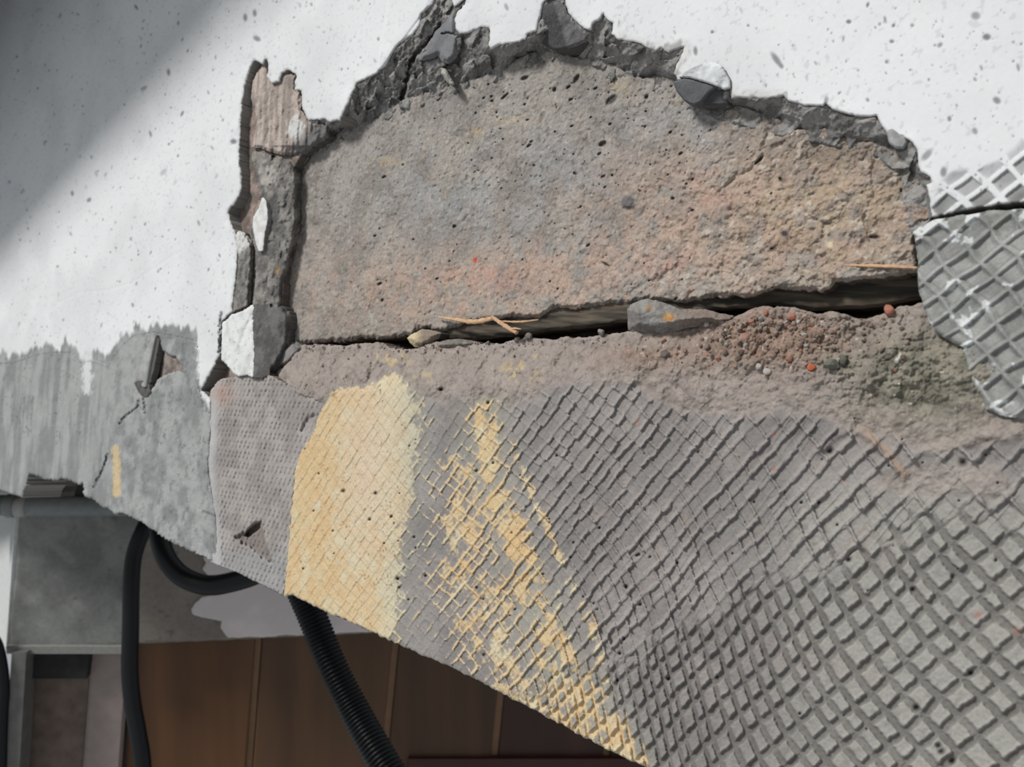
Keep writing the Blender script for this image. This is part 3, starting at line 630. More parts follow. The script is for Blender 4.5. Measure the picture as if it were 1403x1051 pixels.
# fine net print to the left
def net_h(X, Y, A, B, S):
    a = A+0.5*vn(A, B, 12, 451); b = B+0.5*vn(A, B, 12, 452)
    tri = np.abs(((b/9.0) % 1)*2-1)-0.5
    r1 = np.cos(2*np.pi*(a/6.4+0.45*tri)); r2 = r1*(0.7+0.3*np.cos(2*np.pi*b/4.5))
    h = -0.3+0.6*r2*sstep(X, 290, 305)+0.6*fbm(A, B, 16, 3, 453)+0.15*fbm(A, B, 3, 3, 456)
    h = h+1.0*np.exp(-((X-np.interp(Y, [540, 640, 760], [296, 290, 298]))/7)**2)
    d = sdf([(318, 737), (332, 730), (342, 722), (352, 714), (358, 712), (360, 728), (366, 744), (376, 775), (362, 768), (345, 752), (330, 745)], X+3*vn(A, B, 4, 457), Y+3*vn(A, B, 4, 458))
    h = h-3.2*(1-sstep(d, -3.5, 0.5))
    d2 = sdf([(334, 733), (342, 724), (352, 716), (358, 714), (358, 724), (350, 730), (340, 737)], X, Y); h = h-6.0*(1-sstep(d2, -3, 1))
    d3, _ = pdist([(414, 590), (422, 575), (430, 570)], X, Y); h = h-2.0*np.exp(-(d3/3)**2)
    xe = np.interp(Y, [535, 590, 640, 700, 770], [289, 288, 284, 294, 299])
    return h-1.6*(1-sstep(X, xe-1, xe+5))-0.6*sstep(S, -2, 0)*(X > 320)
def net_c(X, Y, A, B, S, H):
    g = mix(C(166, 159, 154), C(148, 141, 137), sstep(fbm(A, B, 14, 4, 461), -.5, .5))
    g = mix(g, C(154, 154, 153), 0.7*sstep(Y, 740, 770))
    sm = np.exp(-((X-np.interp(Y, [540, 640, 760], [294, 287, 296]))/8)**2); g = mix(g, C(186, 187, 187), 0.7*sm)
    g = mix(g, C(170, 142, 128), 0.8*spot(X, Y, 303, 540, 14, 16))
    d = sdf([(318, 737), (342, 722), (358, 712), (366, 744), (376, 775), (345, 752)], X, Y)
    g = mix(g, C(128, 118, 112), 0.8*(1-sstep(d, -3, 1)))
    g = mix(g, C(92, 88, 86), 0.5*(1-sstep(sdf([(334, 733), (342, 724), (352, 716), (358, 714), (358, 724), (350, 730), (340, 737)], X, Y), -3, 1)))
    g = mix(g, C(100, 96, 94), 0.5*sstep(vn(A, B, 1.6, 465), .75, .92))
    g = mix(g, C(186, 178, 168), 0.5*(1-sstep(-S, 0.5, 2.5))*(Y > 740))
    return g
layer('fine_net_render', poly_in(NET, 1.0, 2.5, 471), net_h, net_c, pbox(NET, 5), 1.25, 0, (130, 122, 116), M_RENDER, beam, base=-47, label='pinkish grey render with a fine woven net print and a chipped hollow')

# ------------------------------------------------------------------ broken pieces standing in the opening
def piece(name, poly, hf, cf, label, cat, mat=M_BROKEN, skirt=16, jag=0.9, rim=(96, 93, 90), step=1.2, parts=None, seed=500, group=None):
    p = np.array(poly); cx, cy = p.mean(0); by = p[:, 1].max()
    root = None
    if parts is None:
        o = layer(name, poly_in(poly, jag, 2.4, seed), hf, cf, pbox(poly, 5), step, skirt, rim, mat, None)
        return tagp(o, label, cat, group)
    root = empty(name, tuple(WALL.at(cx, by, -10)), label=label, cat=cat, group=group)
    for (pn, pp, ph, pc, pm, pl) in parts:
        layer(pn, poly_in(pp, jag, 2.4, seed), ph, pc, pbox(pp, 5), step, skirt, rim, pm, root, label=pl)
    return root
def two(c1, c2, s, seed): return lambda X, Y, A, B, S, H: mix(C(*c1), C(*c2), sstep(fbm(A, B, s, 4, seed), -.5, .5))
# upper tan slab
P1 = [(346, 110), (352, 100), (358, 92), (366, 82), (371, 106), (378, 112), (390, 98), (406, 102), (405, 122), (412, 128), (412, 150), (424, 165), (438, 167), (452, 170), (450, 188), (430, 200), (420, 210), (402, 214), (384, 212), (370, 208), (357, 203), (345, 202), (350, 180), (352, 165), (348, 150), (344, 135)]
def p1h(X, Y, A, B, S):
    fl = vn(A*1.0, B*0.12, 3.2, 511)
    return -3.5+1.3*fl*sstep(Y, 130, 160)+0.9*fbm(A, B, 7, 3, 512)+2.2*sstep(X+Y*0.6, 480, 520)*(Y < 200)-5*sstep(X+Y, 590, 640)-2.5*sstep(S, -5, 0)
def p1c(X, Y, A, B, S, H):
    g = mix(C(186, 172, 162), C(150, 138, 130), sstep(vn(A, B*0.14, 3.4, 515)+.4*fbm(A, B, 5, 3, 516), -.5, .6))
    g = mix(g, C(202, 200, 196), sstep(spot(X, Y, 405, 175, 12, 22)+.3*vn(A, B, 4, 517), .35, .7))
    g = mix(g, C(118, 116, 114), sstep(X+0.9*Y, 570, 596))
    g = mix(g, C(112, 106, 100), .6*spot(X, Y, 396, 112, 10, 14))
    return g
piece('mortar_slab', P1, p1h, p1c, 'tan fluted mortar slab at the top of the broken strip left of the block', 'mortar piece', seed=520)
# long grey wedge
P2 = [(346, 207), (358, 208), (372, 212), (386, 214), (398, 218), (408, 228), (411, 242), (410, 270), (411, 300), (408, 328), (402, 348), (397, 368), (391, 392), (389, 414), (386, 432), (347, 432), (346, 420), (350, 380), (350, 345), (343, 318), (347, 296), (356, 270), (350, 240), (345, 222)]
def p2h(X, Y, A, B, S):
    xr = np.interp(Y, [210, 240, 300, 350, 400, 430], [372, 366, 364, 358, 352, 350])
    return -1.0-6*sstep((X-xr)/50.0, 0.1, 1.1)-7*sstep(S, -9, 0)*(X > 372)+0.8*fbm(A, B, 6, 4, 531)+0.8*worley(A, B, 7, 534)[2]-3*sstep(-X, -366, -348)*sstep(-Y, -330, -240)-2.0*sstep(S, -4, 0)
def p2c(X, Y, A, B, S, H):
    g = mix(C(142, 137, 131), C(104, 101, 98), sstep(fbm(A, B, 8, 4, 541), -.5, .5))
    g = mix(g, C(178, 172, 164), .8*sstep(spot(X, Y, 366, 240, 16, 24)+.3*vn(A, B, 4, 545), .4, .8))
    g = mix(g, C(158, 138, 126), .8*sstep(spot(X, Y, 350, 280, 9, 30), .3, .7))
    g = mix(g, C(84, 83, 83), .8*(1-sstep(sdf([(364, 276), (370, 268), (380, 266), (384, 290), (382, 320), (366, 318)], X, Y), -4, 2)))
    g = mix(g, C(168, 134, 96), np.clip(1.0*spot(X, Y, 380, 371, 3, 5), 0, 1))
    return g
piece('mortar_wedge', P2, p2h, p2c, 'long grey mortar wedge standing upright beside the left end of the block', 'mortar piece', seed=550, skirt=22)
P2F = [(359, 270), (364, 274), (366, 288), (367, 300), (363, 318), (360, 344), (354, 344), (350, 330), (346, 312), (347, 298), (354, 286)]
piece('plaster_flake', P2F, lambda X, Y, A, B, S: 1.5+1.5*sstep(X, 346, 366)+.5*fbm(A, B, 5, 3, 561), two((224, 224, 221), (206, 204, 200), 5, 563), 'narrow white plaster flake with pointed ends stuck on the grey mortar wedge', 'plaster flake', M_PLASTER, 4, .5, (140, 138, 134))
P3 = [(320, 322), (327, 316), (334, 318), (343, 328), (347, 342), (345, 372), (343, 398), (342, 421), (330, 427), (318, 430), (321, 394), (325, 352)]
piece('plaster_wedge', P3, lambda X, Y, A, B, S: 0.5-4*sstep(X, 322, 346)+.6*fbm(A, B, 5, 3, 571)-3*sstep(S, -4, 0),
      lambda X, Y, A, B, S, H: mix(mix(C(140, 136, 130), C(112, 109, 106), sstep(fbm(A, B, 4, 3, 573), -.5, .5)), C(212, 210, 205), sstep(-(Y+0.9*(X-330)), -352, -340)),
      'small plaster wedge, pale on top, between the white coat and the long mortar wedge', 'plaster piece', seed=575)
P4 = [(304, 443), (318, 431), (332, 426), (347, 417), (347, 450), (348, 485), (347, 517), (338, 514), (326, 516), (320, 512), (312, 502), (303, 492), (304, 468)]
P5 = [(347, 417), (356, 418), (366, 416), (380, 416), (390, 420), (398, 432), (398, 452), (395, 470), (388, 488), (380, 502), (368, 514), (358, 519), (346, 517), (347, 480), (346, 450)]
def p4h(X, Y, A, B, S):
    d, _ = pdist([(345, 432), (336, 452), (330, 470)], X, Y)
    return 2.4+0.03*(X-303)+.5*fbm(A, B, 8, 3, 581)-1.2*np.exp(-(d/2.5)**2)-.6*sstep(S, -2, 0)
def p5h(X, Y, A, B, S): return 3.2-8*sstep((X-346)/54.0, 0, 1)-5*sstep(S, -7, 0)*(X > 370)+.5*fbm(A, B, 7, 3, 585)+1.6*spot(X, Y, 380, 440, 12, 18)
def p4c(X, Y, A, B, S, H):
    g = mix(C(224, 225, 223), C(206, 206, 203), sstep(fbm(A, B, 8, 3, 588), -.3, .8))
    return mix(g, C(130, 130, 128), .7*sstep(vn(A, B, 1.8, 589), .7, .9))
piece('plaster_block', P4, None, None, 'white faced plaster block with a dark broken side at the foot of the strip', 'plaster piece', seed=590,
      parts=[('painted_face', P4, p4h, p4c, M_PLASTER, 'white painted face'), ('broken_side', P5, p5h, two((112, 110, 107), (90, 88, 87), 9, 591), M_BROKEN, 'dark grey broken side')])
P6 = [(385, 478), (396, 470), (405, 468), (416, 473), (418, 478), (408, 488), (396, 500), (386, 504), (374, 508), (372, 502), (380, 494)]
piece('mortar_lump', P6, lambda X, Y, A, B, S: -7-6*sstep(S, -7, 0)+.6*fbm(A, B, 5, 3, 601), two((136, 132, 130), (112, 108, 106), 5, 603), 'small grey lump lying at the left tip of the gap', 'mortar piece', seed=605)
# lifted flakes of the left render
P7 = [(215, 459), (218, 466), (216, 480), (212, 500), (207, 522), (203, 531), (196, 530), (188, 524), (190, 505), (197, 485), (206, 468)]
def p7h(X, Y, A, B, S):
    e = np.interp(Y, [459, 500, 531], [216, 208, 203]); return 0.4+2.4*sstep((X-e)/16.0, -1.1, -0.15)-2.4*sstep(X-e, -4, 2)
piece('render_flake', P7, p7h, lambda X, Y, A, B, S, H: mix(mix(C(168, 168, 166), C(150, 150, 148), sstep(fbm(A, B, 6, 3, 611), -.5, .5)), C(96, 96, 94), sstep(X-np.interp(Y, [459, 500, 531], [214, 205, 200]), -3, 1)),
      'leaf shaped flake of grey render peeling off above the short crack on the left', 'render flake', M_RENDER, 6, .5)
P8 = [(184, 524), (190, 521), (198, 522), (205, 528), (206, 538), (202, 544), (197, 545), (190, 538), (186, 530)]
piece('render_chip', P8, lambda X, Y, A, B, S: 2.0-1.5*sstep(Y, 520, 545)+.3*fbm(A, B, 3, 2, 621), two((104, 102, 99), (86, 84, 82), 4, 622), 'dark rounded chip hanging under the peeling render flake', 'render chip', M_BROKEN, 5, .5)
P9 = [(302, 484), (299, 492), (294, 504), (286, 518), (277, 534), (270, 533), (280, 516), (290, 500), (297, 488)]
piece('plaster_curl', P9, lambda X, Y, A, B, S: 0.3-4*sstep(X-np.interp(Y, [484, 534], [297, 270]), -3, 7), two((120, 118, 116), (92, 90, 88), 5, 631), 'grey curled edge of plaster over the dark triangular hole beside the white block', 'plaster flake', M_BROKEN, 5, .4)
# fragments of the top edge
F1 = [(623, 12), (625, 30), (626, 45), (630, 50), (628, 66), (626, 78), (614, 88), (605, 84), (600, 76), (592, 80), (574, 84), (576, 72), (589, 60), (595, 45), (609, 31)]
def f1h(X, Y, A, B, S): return 1.0-5*sstep(Y, 30, 90)-3.0*sstep(S, -7, 0)+.4*fbm(A, B, 8, 3, 641)-2.5*(np.abs(pdist([(606, 46), (614, 45), (624, 47)], X, Y)[0]) < 1.2)
piece('mortar_fragment', F1, f1h, two((136, 136, 138), (118, 118, 120), 10, 643), 'smooth pale grey mortar fragment beside the black crack at the top edge', 'mortar piece', M_RENDER, 14, .7)
F1B = [(604, 92), (610, 94), (616, 104), (622, 116), (618, 118), (610, 110), (604, 100)]
piece('mortar_sliver', F1B, lambda X, Y, A, B, S: -4-2*sstep(S, -3, 0), two((176, 172, 164), (140, 136, 130), 3, 645), 'thin pale sliver hanging below the smooth grey fragment', 'mortar piece', M_BROKEN, 5, .5)
F5 = [(744, 8), (758, 2), (771, 4), (778, 19), (792, 33), (810, 48), (803, 57), (786, 64), (771, 69), (759, 69), (750, 64), (736, 56), (738, 40)]
def f5h(X, Y, A, B, S):
    d = (X-(756+0.35*(Y-0)))  # crease
    return 1.5-6*sstep(Y, 10, 70)-np.where(d < 0, 0.35*-d*0.35, 0.12*d*0.3)+.5*fbm(A, B, 6, 3, 651)-1.5*sstep(S, -4, 0)
piece('broken_facet', F5, f5h, lambda X, Y, A, B, S, H: mix(mix(C(116, 114, 114), C(98, 96, 96), sstep(fbm(A, B, 6, 3, 653), -.5, .5)), C(78, 77, 78), sstep(-(X-(758+.3*Y)), -3, 3)), 'angular dark grey fragment with a sharp crease at the middle of the top edge', 'mortar piece', M_BROKEN, 14, .6)
F2 = [(922, 112), (937, 107), (957, 110), (983, 118), (970, 128), (961, 140), (951, 144), (937, 138), (926, 124)]
piece('grey_chip', F2, lambda X, Y, A, B, S: 1.5-3.5*sstep(Y, 105, 145)-1.0*sstep(S, -2, 0)+.2*fbm(A, B, 5, 2, 661), two((112, 112, 114), (100, 100, 102), 6, 662), 'flat grey chip lifting at the edge under a white chip, right of the top', 'mortar piece', M_RENDER, 6, .5)
F3 = [(981, 119), (992, 123), (1000, 122), (998, 143), (975, 144), (957, 143), (968, 130)]
piece('dark_chip', F3, lambda X, Y, A, B, S: -2.5-3*sstep(Y, 118, 145)-1*sstep(S, -2, 0), two((84, 84, 86), (72, 72, 74), 6, 664), 'dark triangular chip tucked behind the flat grey chip', 'mortar piece', M_BROKEN, 8, .5)
F4 = [(928, 106), (938, 99), (949, 93), (963, 87), (976, 83), (986, 88), (993, 96), (1000, 108), (1000, 121), (992, 123), (981, 118), (965, 112), (947, 107)]
def f4h(X, Y, A, B, S): return 2.6+1.2*sstep(-Y, -118, -90)*0-0.9*sstep(-Y, -92, -82)+.5*worley(A, B, 9, 671)[2]-.9*sstep(S, -2.5, 0)
piece('white_chip', F4, f4h, lambda X, Y, A, B, S, H: mix(mix(C(222, 224, 224), C(196, 197, 198), sstep(fbm(A, B, 6, 3, 673), -.3, .5)), C(140, 140, 142), .7*sstep(fbm(A, B, 3.5, 3, 676)+.5*sstep(S, -4, 0), .4, .9)), 'domed white plaster chip standing proud of the edge, right of the top', 'plaster flake', M_PLASTER, 5, .5)
F6 = [(1214, 180), (1222, 176), (1232, 180), (1241, 186), (1244, 196), (1238, 204), (1226, 203), (1218, 196)]
piece('edge_chip', F6, lambda X, Y, A, B, S: 1.0-2*sstep(X, 1215, 1245)-1.2*sstep(S, -3, 0), two((176, 175, 174), (150, 149, 148), 6, 681), 'pale chip clinging to the upper right corner of the opening', 'plaster flake', M_RENDER, 8, .5)
F7 = [(1240, 186), (1252, 190), (1257, 203), (1257, 222), (1250, 226), (1243, 214), (1240, 202)]
piece('corner_chip', F7, lambda X, Y, A, B, S: -1.5-5*sstep(-X, -1256, -1240)-1.2*sstep(S, -3, 0), two((112, 110, 108), (92, 90, 88), 6, 683), 'dark grey chip at the right end of the broken top edge', 'mortar piece', M_BROKEN, 10, .6)
F8 = [(619, -14), (640, -14), (634, 0), (628, 5), (622, 9), (620, 2)]
piece('tip_flake', F8, lambda X, Y, A, B, S: 0.2-.5*sstep(S, -2, 0), two((222, 223, 223), (204, 205, 205), 6, 685), 'tiny pointed white flake in the notch at the very top', 'plaster flake', M_PLASTER, 6, .3)

# pale chunk lying in the gap
CH = [(859, 424), (864, 417), (873, 413), (887, 409), (900, 412), (907, 414), (924, 420), (935, 424), (947, 423), (967, 424), (985, 429), (1006, 433), (1004, 442), (985, 446), (973, 445), (955, 448), (936, 451), (920, 455), (907, 456), (887, 458), (870, 456), (860, 452)]
def chh(X, Y, A, B, S): return 1.0-9*sstep(S, -15, 1)+.9*fbm(A, B, 6, 4, 691)+.7*worley(A, B, 6, 694)[2]-3.0*sstep(X, 930, 1000)
def chc(X, Y, A, B, S, H):
    g = mix(C(144, 142, 138), C(122, 118, 114), sstep(fbm(A, B, 6, 4, 697), -.5, .5))
    g = mix(g, C(132, 118, 108), .8*sstep(X, 910, 950)); g = mix(g, C(190, 140, 84), np.clip(1.3*spot(X, Y, 916, 435, 7, 5), 0, 1)); return mix(g, C(160, 120, 80), np.clip(spot(X, Y, 889, 422, 4, 4), 0, 1))
piece('mortar_chunk', CH, chh, chc, 'grey mortar chunk with an orange spot lying across the gap', 'mortar piece', M_BROKEN, 14, .9, seed=700)
K1 = [(557, 463), (566, 457), (578, 451), (592, 452), (605, 456), (600, 464), (588, 472), (578, 477), (568, 476), (562, 470)]
piece('yellowish_lump', K1, lambda X, Y, A, B, S: -8-5*sstep(S, -8, 0)+.6*fbm(A, B, 5, 3, 711), lambda X, Y, A, B, S, H: mix(C(196, 182, 146), C(140, 126, 112), sstep(X, 564, 582)), 'small lump with a yellowish tip wedged under the left part of the block', 'mortar piece', M_BROKEN, 12, .6)
K2 = [(598, 470), (610, 466), (628, 464), (648, 467), (660, 471), (640, 476), (610, 477), (600, 476)]
piece('flat_crumb', K2, lambda X, Y, A, B, S: -6-4*sstep(S, -5, 0)+.5*fbm(A, B, 4, 3, 713), two((138, 132, 122), (116, 110, 104), 5, 714), 'flat crumb lying on the lower lip just left of the broken splinter', 'mortar piece', M_BROKEN, 8, .5)

# ------------------------------------------------------------------ swept shapes
def tube(path, rad, seg=14, ell=1.0):
    path = np.asarray(path, float); n = len(path); rad = np.ones(n)*rad
    T = np.gradient(path, axis=0); T /= np.linalg.norm(T, axis=1)[:, None]
    up = np.array([0.3, -1.0, 0.2]); V = []
    for k in range(n):
        a = np.cross(T[k], up); a /= np.linalg.norm(a); b = np.cross(T[k], a)
        th = np.arange(seg)*2*math.pi/seg
        V.append(path[k]+rad[k]*(np.cos(th)[:, None]*a+np.sin(th)[:, None]*b*ell))
    V = np.concatenate(V); Q = []
    k = np.arange(n-1)[:, None]*seg; i = np.arange(seg)[None, :]; j = (i+1) % seg
    Q = np.stack([k+i, k+j, k+seg+j, k+seg+i], -1).reshape(-1, 4)
    V = np.concatenate([V, path[:1], path[-1:]]); c0 = len(V)-2
    caps = [[c0, (i+1) % seg, i, c0] for i in range(seg)]+[[c0+1, (n-1)*seg+i, (n-1)*seg+(i+1) % seg, c0+1] for i in range(seg)]
    return V, Q, caps
def tube_obj(name, path, rad, mat, parent=None, seg=14, ell=1.0, **kw):
    V, Q, caps = tube(path, rad, seg, ell)
    if parent is not None: org = np.array(parent.location)
    else: org = np.asarray(path).mean(0)
    me = bpy.data.meshes.new(name); me.from_pydata([tuple(v) for v in V-org], [], [tuple(q) for q in Q.tolist()]+[tuple(c[:3]) for c in caps])
    me.polygons.foreach_set('use_smooth', [True]*len(Q)+[False]*len(caps)); me.materials.append(mat)
    o = bpy.data.objects.new(name, me); COL.objects.link(o)
    if parent is None: o.location = org
    else: o.parent = parent
    return tagp(o, **kw)
def spline(pts, n):
    P = np.asarray(pts, float); out = []; m = len(P)-1
    for u in np.linspace(0, m, n):
        k = min(int(u), m-1); t = u-k
        p0, p1, p2, p3 = P[max(k-1, 0)], P[k], P[k+1], P[min(k+2, m)]
        out.append(0.5*((2*p1)+(-p0+p2)*t+(2*p0-5*p1+4*p2-p3)*t*t+(-p0+3*p1-3*p2+p3)*t**3))
    return np.array(out)
def wp(x, y, Y): return [(x-CX)/F*Y, Y, -(y-CY)/F*Y]       # a point at distance Y from the camera plane
# splinters
def splinter(name, pts, r, label, ell=0.7):
    path = spline([WALL.at(x, y, h) for x, y, h in pts], 26); rr = np.interp(np.linspace(0, 1, 26), np.linspace(0, 1, len(r)), r)*(1+.14*np.sin(np.arange(26)*2.3)+.1*np.sin(np.arange(26)*5.1))
    return tube_obj(name, path, rr*0.001, M_SPLINT, None, 9, ell, label=label, cat='splinter')
splinter('wood_splinter', [(600, 434, -13), (625, 438, -11), (650, 441, -9), (676, 436, -8)], [0.5, 1.4, 1.9, 1.5], 'long pale wood splinter lying along the underside of the block')
splinter('wood_splinter', [(674, 434, -7), (684, 441, -6), (696, 449, -4), (708, 456, -3)], [1.2, 1.5, 1.6, 1.3], 'short pale wood splinter jutting down over the dark gap')
splinter('wood_splinter', [(700, 451, -3), (706, 450, -2.5), (714, 451, -2)], [0.8, 0.7, 0.25], 'hair thin sliver at the tip of the jutting splinter')
splinter('wood_splinter', [(1157, 363, -6.4), (1190, 364, -6.0), (1225, 365, -5.6), (1257, 367, -5.4)], [0.35, 0.9, 1.0, 0.6], 'straight orange brown splinter along the lower right edge of the block')
splinter('wood_splinter', [(686, 440, -15), (712, 441, -14), (738, 438, -14)], [0.5, 0.8, 0.3], 'thin dark splinter between the block and the board')

# ------------------------------------------------------------------ crumbs and pebbles
def ico_dirs():
    import bmesh
    bm = bmesh.new(); bmesh.ops.create_icosphere(bm, subdivisions=2, radius=1.0); V = np.array([v.co[:] for v in bm.verts]); Fc = np.array([[v.index for v in f.verts] for f in bm.faces]); bm.free(); return V, Fc
IV, IF = ico_dirs()
def stone_mesh(seed):
    r = np.random.RandomState(seed); V = IV.copy()
    for _ in range(9):                                    # cut flat facets
        d = r.normal(size=3); d /= np.linalg.norm(d); k = r.uniform(0.55, 0.85); s = V@d
        V = V-np.maximum(s-k, 0)[:, None]*d
    V *= r.uniform(0.75, 1.25, 3); return V
def beam_hgt(x, y):
    X = np.array([float(x)]); Y = np.array([float(y)]); A, B = WALL.ab(X, Y); return float(beam_h(X, Y, A, B, np.array([-20.0]))[0])
M_ST = {}
def stone(name, x, y, px, col, label, group=None, h=None, seed=0, cat='pebble'):
    key = tuple(col)
    if key not in M_ST: M_ST[key] = mat_plain('stone %d %d %d' % key, col, 0.9, 0.6, 1500, 0.16, 0.2)
    hh = beam_hgt(x, y) if h is None else h
    c = WALL.at(np.array(x), np.array(y), 0.0)
    r = px*c[1]/F; p = WALL.at(np.array(x), np.array(y), hh+r*1000*0.45)
    V = stone_mesh(seed)*r
    return make(name, V+p, IF, M_ST[key], None, None, np.zeros(len(IF), bool), origin=p, label=label, cat=cat, group=group)
stone('pebble', 824, 455, 7.5, (136, 133, 130), 'grey pebble perched on the lower lip left of the big chunk', seed=1)
stone('pebble', 724, 461, 6, (124, 116, 112), 'rounded brown grey pebble on the lip below the splinter tip', seed=2)
stone('pebble', 708, 465, 4.5, (128, 120, 112), 'low pebble on the lip just left of the rounded brown grey one', seed=3)
stone('brick_crumb', 1218, 425, 9, (168, 116, 98), 'orange brick crumb lying at the right end of the gap', seed=4, cat='brick crumb')
stone('brick_crumb', 1112, 504, 6.5, (190, 108, 78), 'bright orange brick crumb low in the rubble beside a mossy patch', seed=5, cat='brick crumb')
stone('brick_crumb', 1085, 434, 6, (174, 116, 98), 'orange brick crumb on the rubble heap at the lip of the gap', seed=6, cat='brick crumb')
stone('brick_crumb', 1049, 429, 5, (170, 116, 100), 'reddish brick crumb at the left top of the rubble heap', seed=7, cat='brick crumb')
stone('brick_crumb', 1030, 441, 5, (170, 122, 106), 'pinkish brick crumb on the left slope of the rubble heap', seed=8, cat='brick crumb')
stone('pebble', 1040, 503, 5.5, (172, 164, 156), 'pale pebble at the lower edge of the rubble', seed=9)
stone('pebble', 1051, 509, 5.0, (186, 178, 170), 'nearly white pebble just right of the pale one at the lower edge of the rubble', seed=10)
stone('pebble', 1085, 506, 5.0, (184, 170, 158), 'cream pebble between the white pebble and the bright orange crumb', seed=12)
stone('pebble', 1229, 494, 5.5, (206, 202, 192), 'small white pebble alone on the mossy mortar at the right', seed=11)
stone('pebble', 1156, 493, 9, (104, 104, 92), 'dark mossy pebble right of the bright orange crumb', seed=13)
stone('pebble', 1140, 500, 10, (112, 112, 100), 'larger mossy lump touching the dark mossy pebble', seed=14)
stone('pebble', 912, 485, 8, (116, 104, 98), 'brown stone under the pale grey chunk', seed=15)
rq = np.random.RandomState(77)
cols = [(128, 110, 98), (146, 130, 118), (112, 100, 92), (160, 118, 100), (150, 146, 140), (184, 176, 166)]
def grit(name, pts, sizes, label, group_name):
    VV, FF, CC = [], [], []
    for k, ((x, y), px) in enumerate(zip(pts, sizes)):
        c = WALL.at(np.array(x), np.array(y), beam_hgt(x, y)); r = px*c[1]/F
        R3 = np.linalg.qr(rq.normal(size=(3, 3)))[0]
        V = (stone_mesh(100+k % 12)*r*0.9)@R3+c+WALL.n*r*0.35; FF.append(IF+len(VV)*len(IV)); VV.append(V)
        CC.append(np.tile(C(*cols[rq.choice(6, p=[.32, .26, .2, .07, .1, .05])]), (len(IV), 1)))
    o = make(name, np.concatenate(VV), np.concatenate(FF), M_BROKEN, None, np.concatenate(CC), np.zeros(len(IF)*len(VV), bool), label=label, cat=group_name, kind='stuff'); return o
pts, sz = [], []
while len(pts) < 520:
    x = rq.normal(1085, 80); lipy = np.interp(x, [900, 1012, 1100, 1200, 1260], [455, 434, 428, 436, 418]); y = lipy+2+abs(rq.normal(0, 34))
    if 905 < x < 1255 and y < 525: pts.append((x, y)); sz.append(1.0+4.2*rq.rand()**3)
grit('rubble_grit', pts, sz, 'loose brown grit and tiny crumbs heaped on the lip at the right of the gap', 'grit')
pts, sz = [], []
while len(pts) < 120:
    x = rq.uniform(420, 900); lipy = np.interp(x, [414, 526, 600, 700, 721, 787, 861, 900], [474, 472, 471, 469, 465, 465, 457, 460]); pts.append((x, lipy+abs(rq.normal(0, 9)))); sz.append(0.8+2.0*rq.rand()**3)
grit('lip_grit', pts, sz, 'sparse fine grit along the lower lip of the gap left of the big chunk', 'grit')

# ------------------------------------------------------------------ what lies behind and below the wall
corner = empty('wall_back', tuple(BACK.at(np.array(100.), np.array(895.), 0)), kind='structure')
def dimc(X, Y, A, B, S, H):
    g = mix(C(136, 137, 133), C(116, 116, 113), sstep(fbm(A, B, 60, 4, 801), -.5, .5))
    g = mix(g, C(148, 148, 143), .5*sstep(vn(A+B, (A-B)*.3, 30, 805), .2, .7))
    g = mix(g, C(128, 118, 108), .8*sstep(X, 178, 200))
    g = mix(g, C(62, 62, 58), .9*(1-sstep(sdf([(40, 640), (130, 640), (130, 684), (112, 688), (66, 686), (52, 676)], X+4*vn(A, B, 14, 806), Y), -4, 5)))  # recess above the pipe painted dark, standing in for its shade
    g = mix(g, C(80, 80, 78), .6*sstep(vn(A, B, 9, 807), .75, .9)*(X > 100))
    return g
FACE = [(28, 560), (1300, 560), (1300, 850), (700, 860), (500, 868), (350, 875), (190, 882), (168, 885), (8, 893), (12, 850), (20, 790), (26, 730), (29, 690)]
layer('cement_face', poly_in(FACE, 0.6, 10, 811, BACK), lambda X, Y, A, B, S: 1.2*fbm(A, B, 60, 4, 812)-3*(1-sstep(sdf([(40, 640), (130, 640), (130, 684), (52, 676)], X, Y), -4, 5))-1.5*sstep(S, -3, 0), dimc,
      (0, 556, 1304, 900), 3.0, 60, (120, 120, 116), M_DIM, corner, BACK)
PAINT = [(270, 740), (1290, 700), (1290, 848), (700, 858), (500, 866), (350, 873), (312, 875), (306, 866), (303, 860), (305, 851), (292, 850), (277, 846), (264, 842), (262, 834), (268, 826), (276, 818), (300, 815), (285, 790), (276, 778), (282, 770)]
layer('torn_paint_coat', poly_in(PAINT, 1.6, 16, 821, BACK), lambda X, Y, A, B, S: 2.6+.5*fbm(A, B, 60, 3, 822), two((222, 210, 208), (208, 198, 196), 60, 823), (255, 690, 1300, 880), 2.5, 3.5, (150, 146, 140), M_PLASTER, corner, BACK, label='pinkish white paint coat with a torn left edge')
# lit left flank of the corner
c0t = np.array(BACK.at(np.array(29.), np.array(560.), 0)); c0b = np.array(BACK.at(np.array(8.), np.array(893.), 0)); c0t[0] = c0b[0]+0.026
LF = np.array([-0.62, 0.78, 0])*0.5
V = []
for p in (c0t, c0b):
    V += [p, p+LF]
V = np.array(V); V = np.concatenate([V, V+np.array([0.02, 0.02, 0])*1.0])
make('painted_flank', V, [[0, 2, 3, 1], [4, 5, 7, 6], [0, 1, 5, 4], [2, 6, 7, 3], [0, 4, 6, 2], [1, 3, 7, 5]], M_DIM, corner, np.tile(C(196, 198, 195), (8, 1)), np.zeros(6, bool), label='pale painted flank catching the light')
